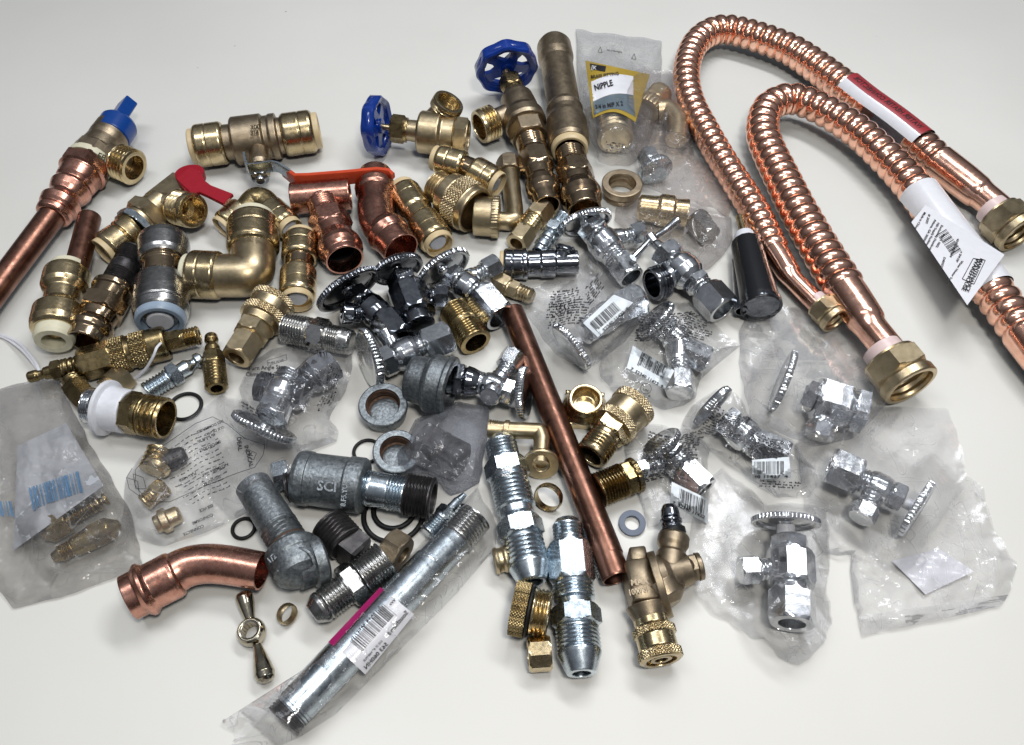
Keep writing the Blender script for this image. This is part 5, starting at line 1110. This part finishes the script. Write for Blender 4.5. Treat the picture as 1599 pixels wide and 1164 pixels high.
# bag 3 (print-covered, mid)
T = stop('angle_stop', 'chrome stop under dense print beside the brass bushing', (K(590, 420, 36), K(690, 520, 34)), (K(660, 500, 34), K(760, 600, 32)), (K(560, 480, 34), K(450, 510, 34)), K(570, 395, 40), D(-.5, -.7, .35), 34, br=26, nr=27, orr=14, group=SG); T.done()
b = Bag('barcode_bag', 'print-covered clear bag over the stop nearest the brass bushing', [K(393, 300), K(470, 285), K(600, 310), K(700, 330), K(780, 410), K(770, 500), K(775, 620), K(770, 750), K(660, 740), K(600, 700), K(560, 760), K(500, 770), K(455, 640), K(420, 560), K(396, 420)], [cap(K(560, 410), K(720, 560), 38, 70), cap(K(460, 510), K(540, 490), 14, 52)], 'film_clear', seed=5, amp=8, c=K(600, 510), infl=8)
barcode(b, [K(608, 560), K(775, 640), K(772, 752), K(600, 660)], (.90, .42), (-.1, 1), K(645, 590), 44, 25, 21, '7  52340 11422', K(608, 660), n=26, nw=56)
m = MB(); lines_on(m, K(500, 335), (.98, .05), (-.16, 1), b.H, 84, 20, 4.0, 2.6, seed=11, wave=7, wl=130)
b.T.part('fine_print', 'ink', m, parent=b.front); b.T.done()

# bag 4 (print + barcode, right)
T = stop('angle_stop', 'chrome stop under dense print with its fluted handle uppermost', (L_(230, 560, 40), L_(400, 700, 34)), (L_(360, 670, 34), L_(520, 740, 32)), None, L_(195, 520, 44), D(-.70, -.62, -.10), 40, br=27, nr=27, group=SG, hl=14); T.done()
b = Bag('barcode_bag', 'print-covered clear bag with its barcode patch folded to the bottom', [L_(40, 590), L_(90, 500), L_(200, 430), L_(290, 440), L_(350, 540), L_(450, 600), L_(560, 680), L_(650, 800), L_(665, 860), L_(620, 915), L_(480, 920), L_(370, 850), L_(260, 760), L_(130, 690), L_(70, 640)], [cap(L_(200, 540), L_(460, 720), 34, 76), cap(L_(140, 570), L_(250, 470), 14, 66)], 'film_clear', seed=7, amp=7, c=L_(330, 670), infl=8)
barcode(b, [L_(362, 752), L_(530, 738), L_(540, 835), L_(362, 842)], (1, -.02), (0, 1), L_(372, 760), 46, 20, 31, '40 11427  4', L_(368, 836), n=26, nw=54)
m = MB(); lines_on(m, L_(190, 500), (.86, .36), (-.55, .9), b.H, 60, 12, 4.0, 2.6, seed=12, wave=5, wl=110); lines_on(m, L_(350, 610), (.86, .4), (-.2, 1), b.H, 62, 8, 4.0, 2.6, seed=13, wave=3, wl=90); lines_on(m, L_(395, 850), (1, .06), (0, 1), b.H, 58, 3, 4.0, 2.6, seed=14)
b.T.part('fine_print', 'ink', m, parent=b.front); b.T.done()

# bag 5 upper: big nut
T = stop('straight_stop', 'large bright chrome stop in the bag below the hose nut', (L_(590, 455, 40), L_(660, 480, 40)), None, None, L_(520, 400, 44), D(-.92, -.34, .10), 50, br=18, group=SG, stem=False, hl=12)
T.lathe('inlet_nut', 'chrome', L_(645, 470, 40), L_(875, 540, 36), [(0, 24), ('H', .02, .66, 38), (.67, 30), (.70, 30), ('H', .72, .98, 38), (1, 24)], tw=37); T.lathe('outlet_nut', 'chrome', L_(700, 520, 36), L_(665, 650, 20), [(0, 16), (.45, 16), ('H', .5, 1, 22)]); T.lathe('packing_nut', 'chrome', L_(650, 472, 40), L_(600, 452, 40), [('H', 0, .9, 25), (1, 16)], tw=37); T.done()
RECENT.append(UNDER_BIG); b = Bag('bag', 'large clear bag draped over a bright chrome hex below the hose nut', [L_(298, 182), L_(340, 90), L_(420, 45), L_(560, 60), L_(650, 100), L_(790, 135), L_(850, 230), L_(900, 330), L_(978, 490), L_(900, 580), L_(820, 655), L_(640, 692), L_(460, 620), L_(360, 560), L_(325, 440), L_(305, 290)], [cap(L_(620, 480), L_(850, 540), 38, 88), cap(L_(480, 480), L_(560, 330), 16, 84)], 'film_milky', seed=9, amp=8, c=L_(600, 380), infl=12); b.T.done()

# bag 6 right-most
T = Th('instruction_slip', 'folded white paper slip inside the rightmost large bag', 'paper slip', solo=True, rest=None)
m = MB(); quad_on(m, [M_(590, 655), M_(790, 600), M_(945, 700), M_(735, 800)], lambda x, y: 7 + 4 * math.sin(x * .10 + y * .05) + 2.5 * math.sin(y * .17 - x * .04), n=12, lift=0); T.part(None, 'paper', m); T.done()
T = stop('angle_stop', 'chrome stop in the rightmost large bag, pale hex nut at its end', (M_(640, 390, 36), M_(430, 290, 36)), (M_(450, 295, 36), M_(320, 240, 36)), (M_(520, 350, 34), M_(455, 470, 30)), M_(680, 420, 40), D(.86, .48, .05), 49, br=24, nr=32, orr=19, group=SG, bore=.5, stemr=9, hl=12)
T.done()
b = Bag('bag', 'rightmost large clear bag with a folded hem and a chrome stop', [M_(170, 150), M_(320, 0), M_(560, -15), M_(835, -5), M_(880, 130), M_(920, 290), M_(985, 340), M_(1040, 540), M_(1132, 660), M_(1110, 770), M_(1060, 850), M_(800, 910), M_(460, 982), M_(440, 880), M_(410, 740), M_(408, 630), M_(290, 625), M_(220, 480), M_(190, 300)], [cap(M_(350, 240), M_(600, 380), 32, 72), cap(M_(770, 350), M_(630, 590), 18, 62), cap(M_(470, 400), M_(460, 450), 20, 50)], 'film_milky', seed=12, amp=8, c=M_(640, 500), infl=10, NT=240, NR=64)
m = MB(); quad_on(m, [M_(436, 895), M_(1095, 800), M_(1065, 850), M_(462, 975)], b.H, n=16, lift=1.2); b.T.part('hem', 'film_zip', m, parent=b.front)
b.T.done()

# bag 7 lower
T = stop('angle_stop', 'brightest chrome stop, upright in the bag beside the pressure valve', (S(1135, 250, 42), S(1150, 640, 42)), (S(1150, 600, 42), S(1150, 810, 42)), (S(1100, 450, 40), S(812, 460, 40)), S(1110, 170, 48), D(-.02, -.98, -.22), 53, br=33, nr=37, orr=21, group=SG, hex_body=True, stemr=14, hl=11)
T.done()
b = Bag('bag', 'large clear bag with a twisted tail beside the pressure valve', [S(490, 330), S(520, -60), S(700, -210), S(900, -60), S(1000, 30), S(1150, 20), S(1370, 60), S(1400, 330), S(1385, 560), S(1410, 790), S(1370, 920), S(1260, 1040), S(1190, 1080), S(1060, 1030), S(990, 900), S(900, 905), S(640, 740), S(520, 620)], [cap(S(1140, 300), S(1150, 780), 36, 92), cap(S(900, 160), S(1290, 160), 22, 82), cap(S(860, 460), S(1100, 450), 20, 70)], 'film_milky', seed=14, amp=8, c=S(1000, 420), infl=10, NT=220, NR=60); b.T.done()

# bag 8: Turn Angle Stop
T = stop('angle_stop', 'chrome stop in the bag lettered Angle Stop, fluted handle facing down', (G(450, 900, 40), G(560, 680, 36)), (G(690, 690, 36), G(800, 620, 34)), None, G(420, 950, 44), D(-.42, .85, -.15), 53, br=28, nr=30, group=SG, stem=False, hl=13)
T.lathe('arm', 'dark_chrome', G(380, 740, 34), G(640, 800, 36), [(0, 14), ('H', .02, .3, 27), (.32, 22), (.9, 24), (1, 18)]); T.lathe('throat', 'chrome', G(450, 920, 40), G(520, 800, 38), [(0, 26), (1, 20)]); T.lathe('neck', 'dark_chrome', G(560, 800, 36), G(720, 650, 36), [(0, 20), (.5, 20), (.6, 26), (1, 26)]); T.done()
b = Bag('printed_bag', 'clear bag printed Turn Angle Stop over a chrome valve', [G(268, 740), G(330, 610), G(440, 535), G(560, 505), G(760, 520), G(915, 540), G(905, 680), G(850, 800), G(775, 930), G(832, 1000), G(828, 1050), G(650, 1115), G(560, 1090), G(400, 1020), G(280, 880)], [cap(G(450, 890), G(700, 680), 40, 78), cap(G(310, 880), G(520, 1030), 18, 78), cap(G(380, 740), G(480, 770), 26, 66)], 'film_milky', seed=15, amp=6, c=G(580, 790), infl=9)
m = MB(); text_on(m, 'Turn Angle Stop', 9, G(318, 650), (1, -.05), b.H, lift=1, wid=60); text_on(m, 'Comp x 1/4 Comp', 9, G(305, 684), (1, -.02), b.H, lift=1, wid=64); text_on(m, 'PART # 4031', 6.5, G(570, 522), (1, .16), b.H, lift=1, wid=54)
text_on(m, 'THIN HOSE', 5, G(430, 618), (1, -.22), b.H, lift=1); rect_on(m, [G(425, 595), G(535, 560), G(538, 590), G(430, 625)], b.H, w=.6)
lines_on(m, G(850, 640), (-.35, 1), (-1, -.2), b.H, 70, 5, 4.0, 2.6, seed=16, wave=2); lines_on(m, G(270, 830), (.9, .5), (-.3, 1), b.H, 40, 2, 4.0, 2.6, seed=17)
b.T.part('lettering', 'ink', m, parent=b.front); b.T.done()

# bag 9: notice bag with small brass parts
T = Th('bagged_elbow', 'gold and black fitting at the upper part of the notice bag', 'pipe fitting')
T.lathe('mouth', 'brass', O(240, 350, 28), O(190, 460, 28), [(0, 14), ('T', .05, .9, 20, 4, 2), (1, 18)]); T.lathe('barrel', 'black_iron', O(225, 440, 22), O(380, 370, 22), [(0, 12), (.1, 16), (.5, 17), (.9, 14), (1, 9)]); T.lathe('ring', 'brass', O(235, 420, 30), O(205, 470, 30), [(0, 18), (.3, 22), (.7, 22), (1, 19)]); T.done()
T = Th('bagged_nut', 'small gold nut at the lower part of the notice bag', 'nut', solo=True)
T.lathe(None, 'brass', O(270, 540, 18), O(150, 640, 18), [(0, 12), ('H', .05, .5, 18), ('T', .52, .95, 15, 4, 1.5), (1, 12)]); T.done()
T = Th('bagged_nut', 'gold flanged fitting at the bottom fold of the notice bag', 'nut', solo=True)
T.lathe(None, 'brass_gold', O(350, 690, 18), O(215, 755, 18), [(0, 10), (.1, 14), (.45, 15), (.5, 20), (.75, 20), (.8, 15), (1, 14), (1, 10), (.8, 10), (.8, 0)]); T.done()
T = Th('bagged_nut', 'grey hex plug under the notice bag beside the galvanised coupling', 'nut', rest=0, solo=True)
T.lathe(None, 'zinc', O(850, 500, 26), O(930, 480, 26), [('H', 0, 1, 26)]); T.done()
RECENT.append(UNDER_NOTICE); b = Bag('notice_bag', 'clear bag covered with an outlined printed notice, gold fittings inside', [O(60, 500), O(140, 380), O(300, 240), O(500, 105), O(560, 60), O(700, 90), O(790, 250), O(960, 300), O(1035, 380), O(960, 500), O(880, 590), O(700, 690), O(600, 740), O(480, 795), O(260, 872), O(130, 830), O(35, 745)], [cap(O(200, 440), O(420, 360), 22, 52), cap(O(160, 620), O(280, 540), 20, 40), cap(O(240, 750), O(340, 690), 20, 40), cap(O(760, 560), O(700, 500), 28, 60), cap(O(850, 500), O(920, 480), 26, 56)], 'film_milky', seed=16, amp=7, c=O(480, 480), infl=7, NT=220, NR=56)
m = MB(); Ho = b.H
def poly_line(mb, pts, Hf, w=.8, lift=1.0, step=5):
    for a, c_ in zip(pts[:-1], pts[1:]):
        a, c_ = np.array(a[:2], float), np.array(c_[:2], float); L = np.linalg.norm(c_ - a); n = max(1, int(L / step)); d = (c_ - a) / L; q = np.array([-d[1], d[0]]) * w / 2; v = []
        for i in range(n + 1):
            p_ = a + (c_ - a) * i / n
            for s_ in (-1, 1): u = p_ + q * s_; v.append(P(u[0], u[1], Hf(*u) + lift))
        mb.add(v, [(2 * i, 2 * i + 1, 2 * i + 3, 2 * i + 2) for i in range(n)])
poly_line(m, [O(110, 455), O(180, 380), O(300, 300), O(430, 210), O(520, 175), O(600, 215), O(690, 290), O(800, 325), O(790, 380), O(745, 445), O(640, 480), O(480, 545), O(380, 590), O(290, 630), O(170, 625), O(105, 540), O(110, 455)], Ho)
poly_line(m, [O(90, 450), O(60, 500), O(75, 560), O(130, 600), O(120, 520), O(60, 500)], Ho); poly_line(m, [O(95, 480), O(150, 500), O(165, 560), O(110, 560), O(95, 480)], Ho)
for s_, o_, sz in (('DES DOMMAGES', O(575, 190), 6), ('QUE DE VERS', O(580, 222), 5.5), ('ou bouffi les', O(530, 262), 6), ('IMPORTANT', O(560, 300), 6.5), ('NOTICE', O(600, 420), 7), ('FULL NEED', O(430, 470), 6), ('may be used', O(560, 440), 6), ('SHOULD BE', O(560, 490), 5.5), ('CONNECTE', O(470, 750), 6.5), ('SERVICE', O(520, 640), 6.5), ('CONFORME', O(520, 690), 6.5)):
    text_on(m, s_, sz, o_, (-.90, .40), Ho, vy=(.40, .90), lift=1)
text_on(m, 'A', 9, O(735, 385), (-.2, -1), Ho, lift=1); rect_on(m, [O(720, 355), O(755, 370), O(740, 405), O(705, 390)], Ho, w=.8); text_on(m, 'INDICAL', 9, O(690, 330), (.25, 1), Ho, vy=(1, -.3), lift=1); text_on(m, 'DEAL', 9, O(650, 285), (.1, 1), Ho, vy=(1, -.2), lift=1)
lines_on(m, O(530, 215), (-.88, .48), (.25, .9), Ho, 86, 9, 7.5, 1.7, seed=22, wave=1.5); lines_on(m, O(600, 440), (-.90, .42), (.2, .95), Ho, 80, 5, 7.5, 1.7, seed=23, wave=1.2)
b.T.part('lettering', 'ink', m, parent=b.front); b.T.done()

# bag 10: left paper-lined bag with valve parts
T = Th('brass_valve_core', 'brass hex fitting with a ribbed stem inside the dusty bag', 'pipe fitting', solo=True)
T.lathe(None, 'brass_old', N(190, 745, 24), N(490, 575, 24), [(0, 10), (.05, 14), ('H', .1, .38, 24), ('T', .4, .78, 13, 9, 2.4), (.8, 10), (.83, 13), (.87, 13), (.9, 6), (.93, 6), (.95, 11), (.99, 10), (1, 6)]); T.done()
T = Th('brass_valve_core', 'second brass fitting lying below its twin inside the dusty bag', 'pipe fitting', solo=True)
T.lathe(None, 'brass_old', N(240, 850, 22), N(545, 690, 22), [(0, 8), (.1, 11), ('T', .12, .3, 14, 5, 2), (.32, 16), (.55, 19), ('H', .57, .85, 22), (.9, 14), (1, 6)]); T.done()
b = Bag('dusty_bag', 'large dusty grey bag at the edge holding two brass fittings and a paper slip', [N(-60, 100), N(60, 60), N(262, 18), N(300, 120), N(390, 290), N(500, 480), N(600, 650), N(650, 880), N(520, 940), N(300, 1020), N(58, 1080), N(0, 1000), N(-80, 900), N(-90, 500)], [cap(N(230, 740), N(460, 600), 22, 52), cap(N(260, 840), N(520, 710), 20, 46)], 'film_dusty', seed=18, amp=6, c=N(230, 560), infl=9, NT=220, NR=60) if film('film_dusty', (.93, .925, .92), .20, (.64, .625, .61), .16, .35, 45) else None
m = MB(); quad_on(m, [N(80, 340), N(300, 235), N(470, 520), N(60, 815)], b.H, lift=-3, n=18); b.T.part('paper_slip', 'slip', m)
plain('slip', (.50, .52, .56), .5, c2=(.46, .48, .52))
m = MB(); bars_on(m, N(130, 530), (.93, -.32), (.22, 1), b.H, 82, 33, seed=41, n=26, lift=.5); bars_on(m, N(-30, 590), (.9, .0), (.2, 1), b.H, 28, 24, seed=43, n=8, lift=.5); b.T.part('barcode', 'ink_blue', m, parent=b.front)
b.T.done()

# bag 11: grey bag with dark nut
T = Th('bagged_elbow', 'dark iron fitting inside the grey opaque bag', 'pipe fitting', solo=True)
T.lathe(None, 'black_iron', Q_(760, 220, 30), Q_(980, 330, 30), [(0, 24), ('H', .05, .5, 36), (.55, 30), (.95, 30), (1, 24)]); T.done()
b = Bag('grey_bag', 'smoky grey bag bundled beside the pipe caps', [Q_(740, 112), Q_(850, 65), Q_(945, 25), Q_(1040, 40), Q_(1112, 50), Q_(1110, 170), Q_(1085, 300), Q_(1062, 435), Q_(985, 480), Q_(912, 502), Q_(860, 440), Q_(760, 400), Q_(650, 412), Q_(632, 290), Q_(690, 230)], [cap(Q_(800, 240), Q_(960, 310), 36, 72)], 'film_grey', seed=20, amp=9, c=Q_(880, 260), infl=10); b.T.done()

# sleeved long pipe
T = Th('sleeved_pipe', 'long galvanised pipe nipple with a barcode label', 'pipe', rest=1)
T.lathe('pipe', 'zinc', (454, 1112, 36), (722, 830, 36), [(0, 22), (0, 29), (.22, 31), (.8, 31), (.8, 29), (1, 29)], ns=60)
T.lathe('thread', 'black_iron', (441, 1128, 36), (474, 1090, 36), [(0, 26), ('T', .03, .97, 31.5, 8, 2)], ns=60); T.lathe('thread', 'steel', (712, 842, 36), (742, 806, 36), [(0, 29), ('T', .03, .97, 30, 8, 2), (1, 26)], ns=60)
Hp = lambda x, y: 68 - .0125 * max(0, abs((x - 588) * .72 + (y - 972) * .69) - 0) ** 2
m = MB(); quad_on(m, [LS(150, 705), LS(640, 135), LS(950, 385), LS(455, 995)], Hp, n=16, lift=1.5); k = T.part('label', 'paper', m)
m = MB(); quad_on(m, [LS(80, 665), LS(605, 110), LS(645, 138), LS(135, 710)], Hp, n=16, lift=6); T.part('label_band', 'label_magenta', m, parent=k)
m = MB(); bars_on(m, LS(285, 645), (.62, -.70), (.74, .62), Hp, 78, 28, seed=51, n=28, lift=2.4)
text_on(m, '563 060HN', 9, LS(690, 690), (-.62, .70), Hp, vy=(-.72, -.62), lift=2.4, wid=52); text_on(m, '1/2 X 6" NIPPLE', 5, LS(635, 655), (-.62, .70), Hp, vy=(-.72, -.62), lift=2.4, wid=44)
text_on(m, 'Southland', 10, LS(895, 370), (-.62, .74), Hp, vy=(-.72, -.62), lift=2.4, wid=46)
text_on(m, '0 12345 66451 3', 5, LS(320, 640), (.62, -.70), Hp, vy=(-.72, -.62), lift=2.4, wid=68)
text_on(m, 'MADE IN CHINA', 4, LS(205, 690), (.60, -.72), Hp, vy=(-.72, -.62), lift=2.4); text_on(m, 'GALVANIZED NIPPLE', 4, LS(440, 425), (.60, -.72), Hp, vy=(-.72, -.62), lift=2.4); text_on(m, 'AAA', 6, LS(745, 225), (-.60, .72), Hp, lift=2.4)
T.part('lettering', 'ink', m, parent=k); T.done()
b = Bag('plastic_sleeve', 'long clear sleeve pulled over the labelled pipe, frayed at its front end', [R(8, 1050), R(85, 1024), R(180, 1060), R(310, 930), R(560, 660), R(830, 370), R(1060, 100), R(1190, -15), R(1300, -130), R(1340, -40), R(1400, 60), R(1390, 170), R(1200, 400), R(1000, 600), R(800, 800), R(590, 1010), R(400, 1130), R(240, 1190), R(60, 1180), R(90, 1100)], [cap((470, 1096), (722, 830), 34, 82)], 'film_clear', seed=24, amp=5, c=(596, 968), infl=5, NT=300, NR=44); b.T.done()
